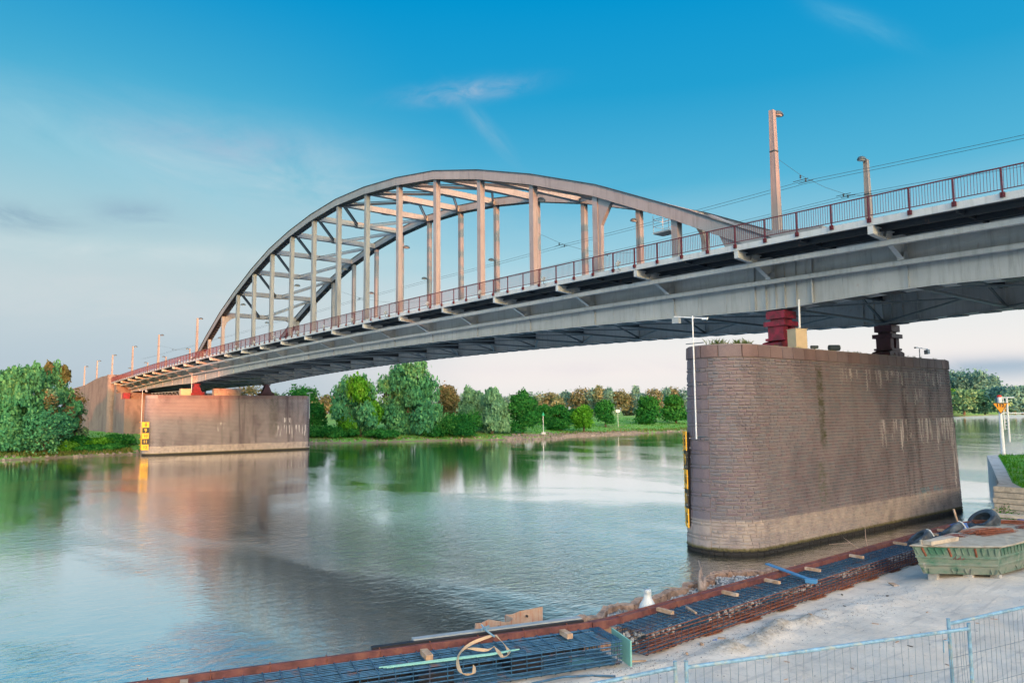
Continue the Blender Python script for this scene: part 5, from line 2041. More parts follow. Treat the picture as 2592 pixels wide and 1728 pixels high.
sg = tri(c0, 1.30, 1.08, 'gauge_black', 'sign_border', mp_, 7.42)
tri(c0+sn*0.031, 1.17, 0.96, 'sign_orange', 'sign_face', mp_, 7.38)
text('112', 0.46, 'gauge_black', 'sign_number', mp_, c0+sn*0.07+Vector((-0.02, 0, 7.18)), sx, depth=0.005, bold=0.02)
tri(Vector((116.3, 44.1, 0))+sn*-0.3+sx*0.40, 1.0, 0.9, 'gauge_yellow', 'rear_sign', mp_, 7.4)
m = MB()
q = Vector((116.3, 44.1, 0))+sx*0.62-sn*0.1
m.tube([(q.x, q.y, 3.6), (q.x, q.y, 7.95)], 0.09, 6)
q2 = q-sx*0.32
m.tube([(q2.x, q2.y, 4.8), (q2.x, q2.y, 7.9)], 0.05, 5)
for zq in np.arange(4.9, 7.8, 0.33):
    m.tube([(q.x, q.y, zq), (q2.x, q2.y, zq)], 0.025, 4)
m.build('ladder', 'white_paint', mp_)
m = MB()
a = q2-sx*0.15; b = q+sx*0.65
m.tube([(a.x, a.y, 7.95), (b.x, b.y, 7.95)], 0.06, 6)
a = q2-sx*0.4; b = q+sx*1.35
m.tube([(a.x, a.y, 6.42), (b.x, b.y, 6.42)], 0.06, 6)
m.build('cross_bars', 'white_paint', mp_, kind='stuff')

# ================================================================== BUILDING SITE
RA, RB_, RC = Vector((129.5, -40.42, 0)), Vector((132.97, -28.22, 0)), Vector((132.33, -9.61, 0))
RZ = 2.60
steel_rail = thing('capping_rail', (132.97, -28.22, 2.6), 'long dark red steel channel along the river edge of the site', 'steel beam')
m = MB()
for a, b in ((RA, RB_),):
    m.beam(a+Vector((0, 0, RZ+0.08)), b+Vector((0, 0, RZ+0.08)), 0.13, 0.14)
    d = (b-a).normalized(); nn = Vector((d.y, -d.x, 0))
    m.beam(a+nn*0.05+Vector((0, 0, RZ+0.155)), b+nn*0.05+Vector((0, 0, RZ+0.155)), 0.02, 0.03)
m.build('channel', 'rust_beam', steel_rail)
m = MB()
m.beam(RB_+Vector((0, 0, RZ+0.08)), RC+Vector((0, 0, RZ+0.08)), 0.12, 0.13)
m.beam(RB_+Vector((-0.06, 0, RZ+0.15)), RC+Vector((-0.06, 0, RZ+0.15)), 0.03, 0.03)
m.build('channel', 'rust_beam', steel_rail)
m = MB()
m.beam(RB_-Vector((0.05, 0.25, -RZ-0.08)), RB_+Vector((0.0, 0.15, RZ+0.08)), 0.17, 0.17)
m.build('joint_plate', 'rust_beam', steel_rail)
for a, b in ((RA, RB_), (RB_, RC)):
    ln = (b-a).length
    d = (b-a)/ln
    nn = Vector((d.y, -d.x, 0))
    q = 0.5
    while q < ln:
        p = a+d*q+Vector((0, 0, RZ+0.14))
        m = MB()
        m.tube([p-nn*0.08-Vector((0, 0, 0.1)), p-nn*0.02+Vector((0, 0, 0.05)), p+nn*0.05+Vector((0, 0, 0.02)), p+nn*0.16-Vector((0, 0, 0.12))], 0.008, 4)
        m.build('tie_hook', 'rebar_rust', steel_rail)
        q += 0.95
# corrugated sheet-pile wall below the rail
def pile_run(a, b, z0, z1, amp=0.12, per=0.6, off=0.0, thick=0.012):
    a = Vector(a); b = Vector(b)
    ln = (b-a).length
    d = (b-a)/ln
    nn = Vector((d.y, -d.x, 0))
    prof = [(0, -1), (0.32, -1), (0.5, 1), (0.82, 1)]
    pts = []
    k = 0
    while k*per < ln:
        for u, s in prof:
            t_ = (k+u)*per
            if t_ <= ln:
                pts.append(a+d*t_+nn*(amp*s+off))
        k += 1
    m = MB()
    n = len(pts)
    m.v = [(p.x, p.y, z) for z in (z0, z1) for p in pts]+[(p.x+nn.x*thick, p.y+nn.y*thick, z) for z in (z0, z1) for p in pts]
    for i in range(n-1):
        m.f += [(i, i+1, n+i+1, n+i), (2*n+i, 3*n+i, 3*n+i+1, 2*n+i+1), (n+i, n+i+1, 3*n+i+1, 3*n+i)]
    return m
pw2 = thing('sheet_pile_wall', (132.0, -30, 1), 'rusty corrugated sheet pile wall under the dark red channel', 'sheet pile wall')
pile_run(RA, RB_, -0.5, 2.585, 0.11).build('sheet_piles', 'sheet_pile_rust', pw2, kind='stuff')
pile_run(RB_, RC, -0.5, 2.585, 0.10).build('sheet_piles', 'sheet_pile_rust', pw2, kind='stuff')

# rebar cages: every stirrup and every long bar is a piece of its own
def loop_pts(p, nn, w0, w1, z0, z1, r=0.05):
    pts = []
    for (a, z, da, dz) in ((w0, z0, 1, 0), (w1, z0, 0, 1), (w1, z1, -1, 0), (w0, z1, 0, -1)):
        sa = 1 if a == w0 else -1
        sz = 1 if z == z0 else -1
        pa = (a+sa*(0 if da == 0 else r), z+sz*(0 if dz == 0 else r))
        if (da, dz) == (1, 0):
            pts += [(a, z+r), (a+r*0.3, z+r*0.3), (a+r, z)]
        elif (da, dz) == (0, 1):
            pts += [(a-r, z), (a-r*0.3, z+r*0.3), (a, z+r)]
        elif (da, dz) == (-1, 0):
            pts += [(a, z-r), (a-r*0.3, z-r*0.3), (a-r, z)]
        else:
            pts += [(a+r, z), (a+r*0.3, z-r*0.3), (a, z-r)]
    pts.append(pts[0])
    return [(p.x+nn.x*a, p.y+nn.y*a, z) for a, z in pts]
def cage(name, a, b, w0, w1, z0, z1, step, label, mats, tops, fronts, rl=0.012, rs=0.008, taper=0.0, inner=None):
    a = Vector(a); b = Vector(b)
    ln = (b-a).length
    d = (b-a)/ln
    nn = Vector((d.y, -d.x, 0))
    t = thing(name, tuple(a+nn*0.5+Vector((0, 0, z0))), label, 'rebar cage', 'rebar cages along the river edge')
    q = 0.05
    i = 0
    while q < ln:
        w1q = w1-taper*q/ln
        p = a+d*(q+R.uniform(-.012, .012))
        m = MB()
        m.tube(loop_pts(p, nn, w0, w1q, z0, z1), rs, 4, cap=False)
        m.build('stirrup', mats[0], t)
        if inner and i % inner == 0:
            m = MB()
            m.tube(loop_pts(p+d*0.03, nn, w0+0.12, w0+(w1q-w0)*0.62, z0+0.01, z1-0.01), rs, 4, cap=False)
            m.build('inner_stirrup', mats[0], t)
        q += step
        i += 1
    def bar(wf, z, mt, r=rl, jog=0.012):
        m = MB()
        n = max(2, int(ln/1.2))
        pts = []
        for k in range(n+1):
            u = k/n
            w_ = w0+(w1-taper*u-w0)*wf
            p = a+d*(ln*u)+nn*w_
            pts.append((p.x+R.uniform(-jog, jog), p.y, z+R.uniform(-jog, jog)*0.6))
        m.tube(pts, r, 5)
        m.build('long_bar', mt, t)
    for k in range(tops):
        wf = (k+0.5)/tops
        bar(wf, z1-0.03, mats[1])
        bar(wf, z0+0.025, mats[2 if k % 2 else 1])
    for k in range(fronts):
        z = z0+(z1-z0)*(k+0.6)/(fronts+0.2)
        bar(0.985, z, mats[2])
        bar(0.02, z, mats[1])
    return t
dL = (RB_-RA).normalized()
cgL = cage('rebar_cage', RA, RB_-dL*0.14, 0.14, 1.06, 2.22, 2.70, 0.30, 'nearer rebar cage, blue-grey bars, ending at the pale green board', ('rebar_blue', 'rebar_blue', 'rebar_blue'), 11, 6, 0.014, 0.009)
for q in (0.05, 0.10, 0.16, 0.23):
    m = MB()
    m.tube(loop_pts(RB_-dL*(0.14+q), Vector((dL.y, -dL.x, 0)), 0.15, 1.05, 2.22, 2.70), 0.010, 4, cap=False)
    m.build('stirrup', 'rebar_blue', cgL)
cgR = cage('rebar_cage', RB_+Vector((-0.005, 0.25, 0)), RC, 0.16, 0.98, 2.22, 2.68, 0.215, 'longer rebar cage with rusty front bars running from the green board to the skip', ('rebar_dark', 'rebar_blue', 'rebar_rust'), 12, 6, 0.011, 0.008, 0.12, 2)
# dark formwork, blue lining and rusty plates lying under the cages
fl = MB()
fl.add([tuple(RA+Vector((0.3, -0.1, 2.2))), tuple(RB_-dL*1.0+Vector((0.3, -0.1, 2.2))), tuple(RB_-dL*1.0+Vector((0.75, -0.2, 2.2))), tuple(RA+Vector((0.75, -0.2, 2.2)))], [(0, 1, 2, 3)])
for i in range(4):
    p = RB_-dL*(2.0+i*1.75)
    nn = Vector((dL.y, -dL.x, 0))
    m = MB()
    m.beam(p+nn*0.55-dL*0.32+Vector((0, 0, 2.36)), p+nn*0.55+dL*0.32+Vector((0, 0, 2.36)), 0.5, 0.28)
    solo('formwork_box', m, 'beam_black', tuple(p+nn*0.55+Vector((0, 0, 2.2))), 'dark formwork box inside the nearer cage, %s from the green board' % ORD[i], 'formwork box', 'dark boxes inside the nearer cage')
for i in range(11):
    yq = -27.2+i*1.55
    xq = edge_x(yq)
    m = MB()
    m.box(xq+0.34, xq+0.84, yq-0.30, yq+0.32, 2.20, 2.215)
    solo('rust_plate', m, 'rebar_rust', (xq+0.6, yq, 2.2), '%s rusty plate on the ground under the longer cage, counted from the green board' % (ORD+['eleventh'])[i], 'steel plate', 'rusty plates under the longer cage')
    m = MB()
    if i % 2 == 0:
        continue
    m.box(xq+0.18, xq+0.36, yq-0.45, yq+0.45, 2.18, 2.40+0.05*math.sin(i))
    solo('lining_box', m, 'rebar_blue', (xq+0.3, yq, 2.2), '%s bluish lining block inside the longer cage, counted from the green board' % ORD[i//2], 'lining block', 'bluish blocks inside the longer cage')
m = MB()
for i in range(900):
    q = R.random()
    yq = -27.9+18*q
    xq = edge_x(yq)
    rock(m, xq+R.uniform(0.06, 0.34), yq, 2.22+R.uniform(0, 0.22), R.uniform(0.03, 0.07))
m.build('pale_rubble_fill', 'concrete', kind='stuff')

nnL = Vector((dL.y, -dL.x, 0))
m = MB()
a = RB_-dL*5.6+nnL*0.13; b = RB_-dL*0.5+nnL*0.13
m.beam(a+Vector((0, 0, 2.44)), b+Vector((0, 0, 2.44)), 0.02, 0.42)  # black boards added to darken the back and floor of the cage
m.beam(a+nnL*0.22+Vector((0, 0, 2.21)), b+nnL*0.22+Vector((0, 0, 2.21)), 0.42, 0.012)
solo('black_backing_board', m, 'beam_black', tuple(a+Vector((0, 0, 2.2))), 'black backing boards behind and under the bars of the nearer cage', 'formwork board')
# pale green board closing the nearer cage
m = MB()
m.beam((133.30, -28.25, 2.45), (134.09, -28.55, 2.43), 0.03, 0.48)
solo('end_board', m, 'green_plastic', (133.9, -28.8, 2.2), 'pale green board standing between the two rebar cages', 'board')
m = MB()
m.box(133.15, 133.50, -29.45, -28.95, 2.21, 2.24)
solo('end_board', m, 'green_plastic', (133.4, -29.2, 2.2), 'pale green sheet lying flat inside the end of the nearer cage', 'board')

# timber blocks
def block(x, y, z, yaw, ln, w_, h_, lab, mt='wood', tilt=0.0, grp='timber blocks on the channel and cages', nm='timber_block', cat='timber block'):
    d = Vector((math.cos(yaw), math.sin(yaw), tilt))
    p = Vector((x, y, z))
    m = MB()
    m.beam(p-d*ln/2, p+d*ln/2, w_, h_)
    return solo(nm, m, mt, (x, y, z), lab, cat, grp)
nL = math.atan2(-dL.x, dL.y)
block(131.35, -35.9, 2.77, nL, 0.36, 0.12, 0.09, 'timber block at the bottom edge of the picture, leftmost on the nearer cage')
block(132.52, -32.13, 2.77, nL, 0.38, 0.13, 0.09, 'timber block on the nearer cage left of the loose beige strap')
block(133.22, -29.42, 2.77, nL, 0.34, 0.12, 0.09, 'timber block on the nearer cage close to the bend of the channel')
ylab = ['timber block on the longer cage just right of the white sack', 'second timber block on the longer cage from the bend', 'third timber block on the longer cage from the bend, before the blue bar',
        'fourth timber block on the longer cage, behind the blue bar', 'fifth timber block on the longer cage from the bend', 'sixth timber block on the longer cage, thin', 'seventh timber block on the longer cage', 'farthest timber block at the end of the channel']
for (yy_, lab) in zip((-26.6, -24.25, -22.4, -20.35, -17.75, -14.7, -12.1, -11.0), ylab):
    block(edge_x(yy_)+0.30, yy_, 2.74, R.uniform(-0.12, 0.05), 0.42, 0.09, 0.07, lab)
block(133.55, -26.05, 2.72, -0.5, 0.5, 0.05, 0.03, 'thin reddish slat lying loose on the longer cage', grp=None, nm='slat', cat='slat')
# blue steel bar across the longer cage
t = thing('steel_bar', (133.1, -21.4, 2.75), 'bright blue flat steel bar lying across the longer rebar cage', 'steel bar')
m = MB()
m.beam((132.25, -21.15, 2.86), (133.78, -21.62, 2.76), 0.13, 0.03)
m.build('flat_bar', 'blue_paint', t)
m = MB()
m.beam((133.68, -21.66, 2.74), (133.93, -21.58, 2.74), 0.18, 0.10)
m.build('end_bracket', 'blue_paint', t)

# grey and black beams stacked outside the channel
t = thing('formwork_beam', (132.2, -30.6, 2.7), 'long grey topped black beam resting against the river side of the channel', 'beam')
nn = Vector((dL.y, -dL.x, 0))
a = RB_-dL*4.7-nn*0.16
b = RB_-dL*0.35-nn*0.16
m = MB()
m.beam(a+Vector((0, 0, 2.70)), b+Vector((0, 0, 2.70)), 0.13, 0.16)
m.build('black_face', 'beam_black', t)
m = MB()
m.beam(a+dL*0.8-nn*0.10+Vector((0, 0, 2.78)), b-nn*0.10+Vector((0, 0, 2.78)), 0.15, 0.05)
m.build('grey_top', 'beam_grey', t)
# beige lifting strap
def ribbon(pts, w_, name, mat, parent=None):
    m = MB()
    P = [Vector(p) for p in pts]
    # smooth through the points
    Q = []
    for i in range(len(P)-1):
        p0, p1, p2, p3 = P[max(i-1, 0)], P[i], P[i+1], P[min(i+2, len(P)-1)]
        for k in range(6):
            u = k/6
            Q.append(0.5*((2*p1)+(p2-p0)*u+(2*p0-5*p1+4*p2-p3)*u*u+(3*p1-p0-3*p2+p3)*u**3))
    Q.append(P[-1])
    for i, p in enumerate(Q):
        d = (Q[min(i+1, len(Q)-1)]-Q[max(i-1, 0)]).normalized()
        s = Vector((d.y, -d.x, 0))
        if s.length < 1e-3: s = Vector((1, 0, 0))
        s.normalize()
        tw = math.sin(i*0.37)*0.8
        s = s*math.cos(tw)+Vector((0, 0, 1))*math.sin(tw)
        m.v += [tuple(p-s*w_/2), tuple(p+s*w_/2)]
    n = len(Q)
    m.f = [(2*i, 2*i+1, 2*i+3, 2*i+2) for i in range(n-1)]
    return m
m = ribbon([(132.50, -30.62, 2.82), (132.56, -31.2, 2.78), (132.95, -31.75, 2.76), (133.50, -32.06, 2.70), (133.62, -31.9, 2.68), (133.45, -31.75, 2.73)], 0.06, 's', 'strap')
m2 = ribbon([(132.52, -30.60, 2.82), (133.05, -30.75, 2.76), (133.38, -30.95, 2.75), (133.42, -31.12, 2.75), (133.2, -31.05, 2.77), (132.98, -30.97, 2.78), (133.0, -31.18, 2.77), (132.74, -31.35, 2.77), (132.7, -31.5, 2.76)], 0.06, 's', 'strap')
m.add(m2.v, m2.f)
so = solo('lifting_strap', m, 'strap', (133.0, -31.2, 2.75), 'loose beige lifting strap draped in loops over the nearer rebar cage', 'strap')
sm_ = so.modifiers.new('thick', 'SOLIDIFY')
sm_.thickness = 0.006
m = MB()
m.tube([(132.05, -30.58, 2.90), (132.3, -30.68, 2.88), (132.6, -30.68, 2.82)], 0.018, 6)
m.beam((132.18, -30.5, 2.88), (132.25, -30.72, 2.88), 0.03, 0.05)
solo('clamp', m, 'galvanised', (132.3, -30.6, 2.8), 'small grey clamp hooked over the beam at the end of the strap', 'clamp')
for i, lab in enumerate(('upper of the pale green hoses along the nearer cage', 'middle pale green hose along the nearer cage', 'lower pale green hose along the nearer cage')):
    m = MB()
    dx = 0.045*i
    m.tube([(132.48+dx, -33.05+0.05*i, 2.73), (132.85+dx, -32.0, 2.74), (133.12+dx*0.8, -31.2, 2.735), (133.28+dx*0.3, -30.75+0.05*i, 2.75)], 0.013, 6)
    solo('green_hose', m, 'green_plastic', (132.5+dx, -33, 2.7), lab, 'hose', 'pale green hoses on the cage')
m = MB()
m.tube([(133.6, -30.6, 2.22), (133.75, -30.0, 2.24), (134.0, -29.5, 2.22), (134.25, -29.15, 2.2)], 0.02, 6)
solo('blue_hose', m, 'rebar_blue', (134, -29.8, 2.2), 'dark blue hose lying on the sand beside the nearer cage', 'hose')

# broken old sheet piles in the water
sp1 = [(130.0, -30.3), (130.2, -29.85), (130.25, -29.5)]
t = thing('sheet_pile', (130.0, -28.8, 0), 'pale rust stained sheet piles standing out of the green water beyond the beam', 'sheet pile')
run = [((130.0,-30.3),2.17),((130.17,-29.77),2.2),((130.25,-29.47),2.18),((129.81,-29.13),2.2),((129.80,-28.76),2.22),((130.14,-28.52),2.19),((130.07,-28.22),2.2),((129.62,-28.12),2.18),((129.65,-27.68),2.2),((129.88,-27.16),2.26)]
for i in range(len(run)-1):
    (p, z1), (q, z2) = run[i], run[i+1]
    m = MB()
    d = (Vector(q)-Vector(p)).normalized()*0.008
    e = Vector((-d.y, d.x))*1.5
    m.add([(p[0], p[1], -0.5), (q[0], q[1], -0.5), (q[0], q[1], z2), ((p[0]+q[0])/2, (p[1]+q[1])/2, (z1+z2)/2-0.03*(i % 2)), (p[0], p[1], z1)]+
          [(p[0]+e.x, p[1]+e.y, -0.5), (q[0]+e.x, q[1]+e.y, -0.5), (q[0]+e.x, q[1]+e.y, z2), ((p[0]+q[0])/2+e.x, (p[1]+q[1])/2+e.y, (z1+z2)/2-0.03*(i % 2)), (p[0]+e.x, p[1]+e.y, z1)],
          [(0, 1, 2, 3, 4), (9, 8, 7, 6, 5), (0, 5, 6, 1), (1, 6, 7, 2), (2, 7, 8, 3), (3, 8, 9, 4), (4, 9, 5, 0)])
    m.build('pile_leaf', 'sheet_pile_rust', t)
for (x, y, z) in ((129.99, -28.62, 2.08), (129.72, -27.55, 2.08)):
    m = MB()
    m.tube([(x+0.02, y, z), (x+0.05, y-0.01, z)], 0.03, 8)
    m.build('lifting_hole', 'gauge_black', t)

# rubble strip with a crumbling pile cap
ZP = [(128.6, -25.0), (128.05, -24.6), (128.11, -24.12), (128.45, -23.8), (128.1, -23.29), (127.84, -22.9), (127.84, -22.34), (128.1, -22.0), (127.7, -21.37), (128.03, -20.99), (127.9, -20.4), (127.66, -19.78), (127.85, -19.2), (127.45, -18.7), (127.65, -18.1), (127.65, -17.53),
      (127.25, -17.0), (127.0, -16.54), (127.3, -16.25), (127.08, -15.93), (127.61, -15.58), (127.5, -15.3), (127.85, -15.1), (128.1, -14.7), (127.8, -14.3), (128.3, -13.9), (128.3, -13.3), (128.7, -12.9), (128.6, -12.2), (129.2, -11.6)]
t = thing('pile_cap', (128, -20, 1.1), 'crumbling rust brown zigzag capping of old sheet piles along the rubble strip', 'pile capping')
for i in range(len(ZP)-1):
    a, b = Vector(ZP[i]+(1.12,)), Vector(ZP[i+1]+(1.12,))
    m = MB()
    d = (b-a)
    n = 4
    s = Vector((d.y, -d.x, 0)).normalized()
    for k in range(n+1):
        p = a+d*(k/n*1.04-0.02)
        j = [R.uniform(-0.025, 0.025) for _ in range(6)]
        m.v += [tuple(p-s*(0.10+j[0])+Vector((0, 0, -0.5))), tuple(p+s*(0.08+j[1])+Vector((0, 0, -0.5))), tuple(p+s*(0.10+j[2])+Vector((0, 0, 0.02+j[4]))), tuple(p-s*(0.09+j[3])+Vector((0, 0, 0.05+j[5])))]
    for k in range(n):
        for q in range(4):
            m.f.append((4*k+q, 4*k+4+q, 4*k+4+(q+1) % 4, 4*k+(q+1) % 4))
    m.f += [(3, 2, 1, 0), (4*n, 4*n+1, 4*n+2, 4*n+3)]
    m.build('cap_piece', 'pile_cap', t)
zpx = [p[0] for p in ZP]; zpy = [p[1] for p in ZP]
def strip_h(x, y):
    base = 0.98+0.32*(x-float(np.interp(y, zpy, zpx)))/4.5
    return base+0.05*noise2(x, y, 0.8)+0.03*noise2(x, y, 0.25)
m = MB()
ysr = np.arange(-25.6, -9.5, 0.18)
for y in ysr:
    x0 = float(np.interp(y, zpy, zpx))
    if y < -24.9:
        x0 = 128.6+(y+24.9)*-2.2
    for k in range(26):
        x = x0+(edge_x(y)-0.12-x0)*k/25
        m.v.append((x, float(y), strip_h(x, float(y)) if k else -0.3))
nr = 26
m.f = [(j*nr+i, j*nr+i+1, (j+1)*nr+i+1, (j+1)*nr+i) for j in range(len(ysr)-1) for i in range(nr-1)]
k0 = len(m.v)
m.build('rubble_strip', 'rubble', smooth=True, kind='structure')
m = MB()
for i in range(1500):
    y = R.uniform(-25, -10)
    x0 = float(np.interp(y, zpy, zpx))
    k = abs(R.gauss(0, 0.22)) if R.random() < 0.75 else R.random()
    x = x0+0.12+(edge_x(y)-0.3-x0)*min(k, 1)
    rock(m, x, y, strip_h(x, y)+0.01, R.uniform(0.015, 0.07))
m.build('rubble_stones', 'concrete', kind='stuff')
# driftwood and roots
def sticks(lst, name, lab, org, mt='driftwood'):
    m = MB()
    for pts, r in lst:
        m.tube(pts, r, 6, r2=r*0.35)
    return solo(name, m, mt, org, lab, 'driftwood', smooth=True)
sticks([([(128.2, -18.75, 1.15), (127.7, -18.1, 1.28), (127.2, -17.5, 1.40), (126.8, -17.1, 1.62)], 0.05), ([(128.3, -18.8, 1.15), (127.95, -18.3, 1.32), (127.7, -17.9, 1.36)], 0.10), ([(127.9, -18.5, 1.3), (127.3, -17.7, 1.4), (126.9, -17.0, 1.45)], 0.05),
        ([(127.75, -18.0, 1.32), (127.95, -17.6, 1.42), (128.2, -17.3, 1.5)], 0.03), ([(128.3, -18.9, 1.1), (128.0, -18.6, 1.35), (127.6, -18.4, 1.3)], 0.12)], 'driftwood', 'bleached tree stump with roots lying at the edge of the rubble strip', (128, -18, 1.2))
sticks([([(128.55, -19.6, 1.3), (128.2, -20.8, 1.5)], 0.02), ([(129.6, -18.6, 1.2), (129.35, -18.9, 2.1)], 0.015), ([(128.6, -23.6, 1.4), (129.3, -24.5, 1.5)], 0.022)], 'driftwood', 'thin loose sticks leaning on the rubble strip', (128.6, -20, 1.2))
sticks([([(131.2, -12.9, 1.2), (130.6, -12.4, 1.8), (129.9, -12.2, 2.1), (129.3, -12.6, 2.0)], 0.025), ([(130.9, -12.7, 1.5), (130.4, -12.0, 2.35), (130.3, -11.8, 2.7)], 0.02), ([(130.7, -12.5, 1.7), (130.9, -12.2, 2.2), (131.1, -12.6, 2.0)], 0.016), ([(130.0, -12.2, 2.05), (129.5, -11.9, 2.2)], 0.014)],
       'dead_branch', 'bare dead branch sticking up beside the channel in front of the near pier', (130.5, -12.4, 1.2))
# white sack on the channel
t = thing('sack', (132.78, -26.4, 2.4), 'upright white plastic sack with narrow neck beside the channel', 'sack')
m = MB()
m.lathe([(0.23, 0), (0.235, 0.05), (0.21, 0.2), (0.165, 0.34), (0.11, 0.46), (0.075, 0.53), (0.085, 0.60), (0.095, 0.66)], 132.62, -26.4, 14, 2.38)
m.v = [(x+0.012*math.sin(z*31+y*17), y+0.012*math.sin(z*27+x*23), z+(0.03*math.sin(x*60+y*40) if z > 3.15 else 0)) for x, y, z in m.v]
m.build('bag', 'plastic_white', t, smooth=True)
m = MB()
m.tube([(132.62, -26.4, 1.3), (132.62, -26.4, 2.42)], 0.03, 5)
m.build('stake', 'wood', t)
m = MB()
m.lathe([(0.09, 0), (0.11, 0.04), (0.06, 0.12), (0.02, 0.14)], 131.8, -24.6, 8, 1.35)  # small blue cap-shaped piece of unknown use
solo('blue_cap', m, 'blue_paint', (131.8, -24.6, 1.35), 'small bright blue cap-shaped piece on the rubble strip behind the channel', 'bucket')

# small debris on the sand
deb = [(134.16, -25.83, 0.16, 'wood', 'broken brown wood chip beside the churned sand ridge'), (134.12, -26.46, 0.12, 'wood', 'small brown wood chip left of the blue rag'), (134.31, -27.18, 0.07, 'wood', 'tiny wood chip on the sand near the fence joint'),
       (134.05, -28.3, 0.0, None, ''), (134.24, -18.2, 0.35, 'wood', 'orange brown stick lying left of the skip'), (134.73, -19.62, 0.10, 'bark', 'dark splinter on the sand left of the skip'), (133.9, -20.34, 0.06, 'bark', 'dark fleck beside the longer cage')]
for x, y, s, mt, lab in deb:
    if mt:
        block(x, y, 2.22, R.uniform(0, 3), s, s*0.35+0.015, 0.03, lab, mt, grp=None, nm='wood_chip', cat='wood chip')
block(133.98, -28.27, 2.215, 1.0, 0.36, 0.035, 0.03, 'orange wooden stick lying beside the pale green board', grp=None, nm='stick', cat='stick')
def crumple(x, y, z, rx, rz, mt, name, lab, cat, n=60):
    m = MB()
    k = 10
    vs = []
    for i in range(6):
        for j in range(k):
            a = 2*math.pi*j/k
            ph = i/5*math.pi/2
            rr = rx*math.cos(ph)*R.uniform(0.7, 1.15)
            vs.append((x+rr*math.cos(a), y+rr*math.sin(a)*1.3, z+rz*math.sin(ph)*R.uniform(0.6, 1.2)))
    fs = [(i*k+j, i*k+(j+1) % k, (i+1)*k+(j+1) % k, (i+1)*k+j) for i in range(5) for j in range(k)]
    m.add(vs, fs)
    return solo(name, m, mt, (x, y, z), lab, cat)
crumple(134.12, -26.0, 2.17, 0.09, 0.05, 'blue_rag', 'rag', 'small dark blue rag beside the wood chip on the sand', 'rag')
crumple(134.62, -23.15, 2.22, 0.09, 0.05, 'blue_rag', 'rag', 'dark blue rag at the far end of the churned sand ridge', 'rag')
crumple(135.45, -17.15, 2.18, 0.22, 0.14, 'cloth_beige', 'cloth_bundle', 'crumpled beige cloth under the front edge of the skip', 'cloth')
crumple(135.75, -17.0, 2.18, 0.25, 0.08, 'cloth_beige', 'cloth_bundle', 'flat beige cloth trailing right under the skip', 'cloth')
crumple(134.35, -17.3, 2.17, 0.10, 0.05, 'blue_rag', 'rag', 'blue rag left of the front corner of the skip', 'rag')
m = MB()
for i in range(1500):
    c_ = R.choice(((134.6, -24.8, 0.35, 1.3), (134.2, -28.6, 0.3, 0.7), (134.45, -23.2, 0.6, 1.4), (134.2, -26.8, 0.25, 1.2), (134.8, -20.3, 0.4, 1.5), (135, -24, 2, 5)))
    x = c_[0]+R.gauss(0, c_[2]); y = c_[1]+R.gauss(0, c_[3])
    if x < edge_x(y)+1.0: continue
    rock(m, x, y, site_h(x, y)+0.003, R.uniform(0.004, 0.018))
m.build('grit', 'rubble', kind='stuff')

for i in range(26):
    x = R.uniform(134.3, 138.2); y = R.uniform(-32, -19)
    if x > 139+(y+33)*0.35: continue
    block(x, y, site_h(x, y)+0.008, R.uniform(0, 3), R.uniform(0.03, 0.16), R.uniform(0.01, 0.03), 0.014, 'small loose splinter of wood lying on the pale sand of the site', R.choice(('wood', 'bark', 'driftwood')), grp='small splinters strewn over the sand', nm='splinter', cat='splinter')
# ------------------------------------------------------------------ skip with sand, tyres and scrap rebar
sk = thing('skip_container', (135.6, -14.5, 2.2), 'green steel skip covered with a sandy board at the right edge of the site', 'skip')
TP = [(134.72, -18.02), (136.32, -16.62), (136.72, -10.4), (134.5, -11.2)]
BT = [(134.86, -17.80), (136.24, -16.56), (136.62, -10.6), (134.60, -11.3)]
def skz(k, z0=2.56, z1=3.28):
    return z0+(z1-z0)*k
def ring(k, out=0.0):
    c = (135.6, -14.2)
    r = []
    for a, b in zip(BT, TP):
        x = a[0]+(b[0]-a[0])*k; y = a[1]+(b[1]-a[1])*k
        d = Vector((x-c[0], y-c[1])).normalized()
        r.append((x+d.x*out, y+d.y*out, skz(k)))
    return r
m = MB()
lv = [(0, 0), (0.02, 0.0), (0.28, 0.012), (0.31, 0.045), (0.36, 0.045), (0.39, 0.012), (0.56, 0.012), (0.59, 0.045), (0.64, 0.045), (0.67, 0.012), (0.9, 0.01), (1.0, 0.02)]
for k, o_ in lv:
    m.v += ring(k, o_)
for i in range(len(lv)-1):
    for j in range(4):
        m.f.append((4*i+j, 4*i+(j+1) % 4, 4*i+4+(j+1) % 4, 4*i+4+j))
m.f.append((3, 2, 1, 0))
m.build('body', 'skip_green', sk)
m = MB()
def edge_pts(a, b, n):
    return [(a[0]+(b[0]-a[0])*i/n, a[1]+(b[1]-a[1])*i/n) for i in range(n)]
rimp = edge_pts(TP[0], TP[1], 6)+[(136.36, -16.45), (136.40, -16.2)]+edge_pts((136.42, -16.0), TP[2], 10)+edge_pts(TP[2], TP[3], 4)+edge_pts(TP[3], TP[0], 14)
cx_, cy_ = 135.6, -14.2
kk = len(rimp)
for (sc_, z) in ((1.02, 3.285), (1.035, 3.31), (1.02, 3.335), (0.8, 3.345), (0.4, 3.35)):
    for (x, y) in rimp:
        m.v.append((cx_+(x-cx_)*sc_+R.uniform(-.006, .006), cy_+(y-cy_)*sc_+R.uniform(-.006, .006), z+R.uniform(-.005, .008)))
for i in range(4):
    for j in range(kk):
        m.f.append((i*kk+j, i*kk+(j+1) % kk, (i+1)*kk+(j+1) % kk, (i+1)*kk+j))
m.f.append(tuple(4*kk+j for j in range(kk)))
m.f.append(tuple(j for j in range(kk-1, -1, -1)))
m.build('sandy_cover', 'sand_cover', sk)
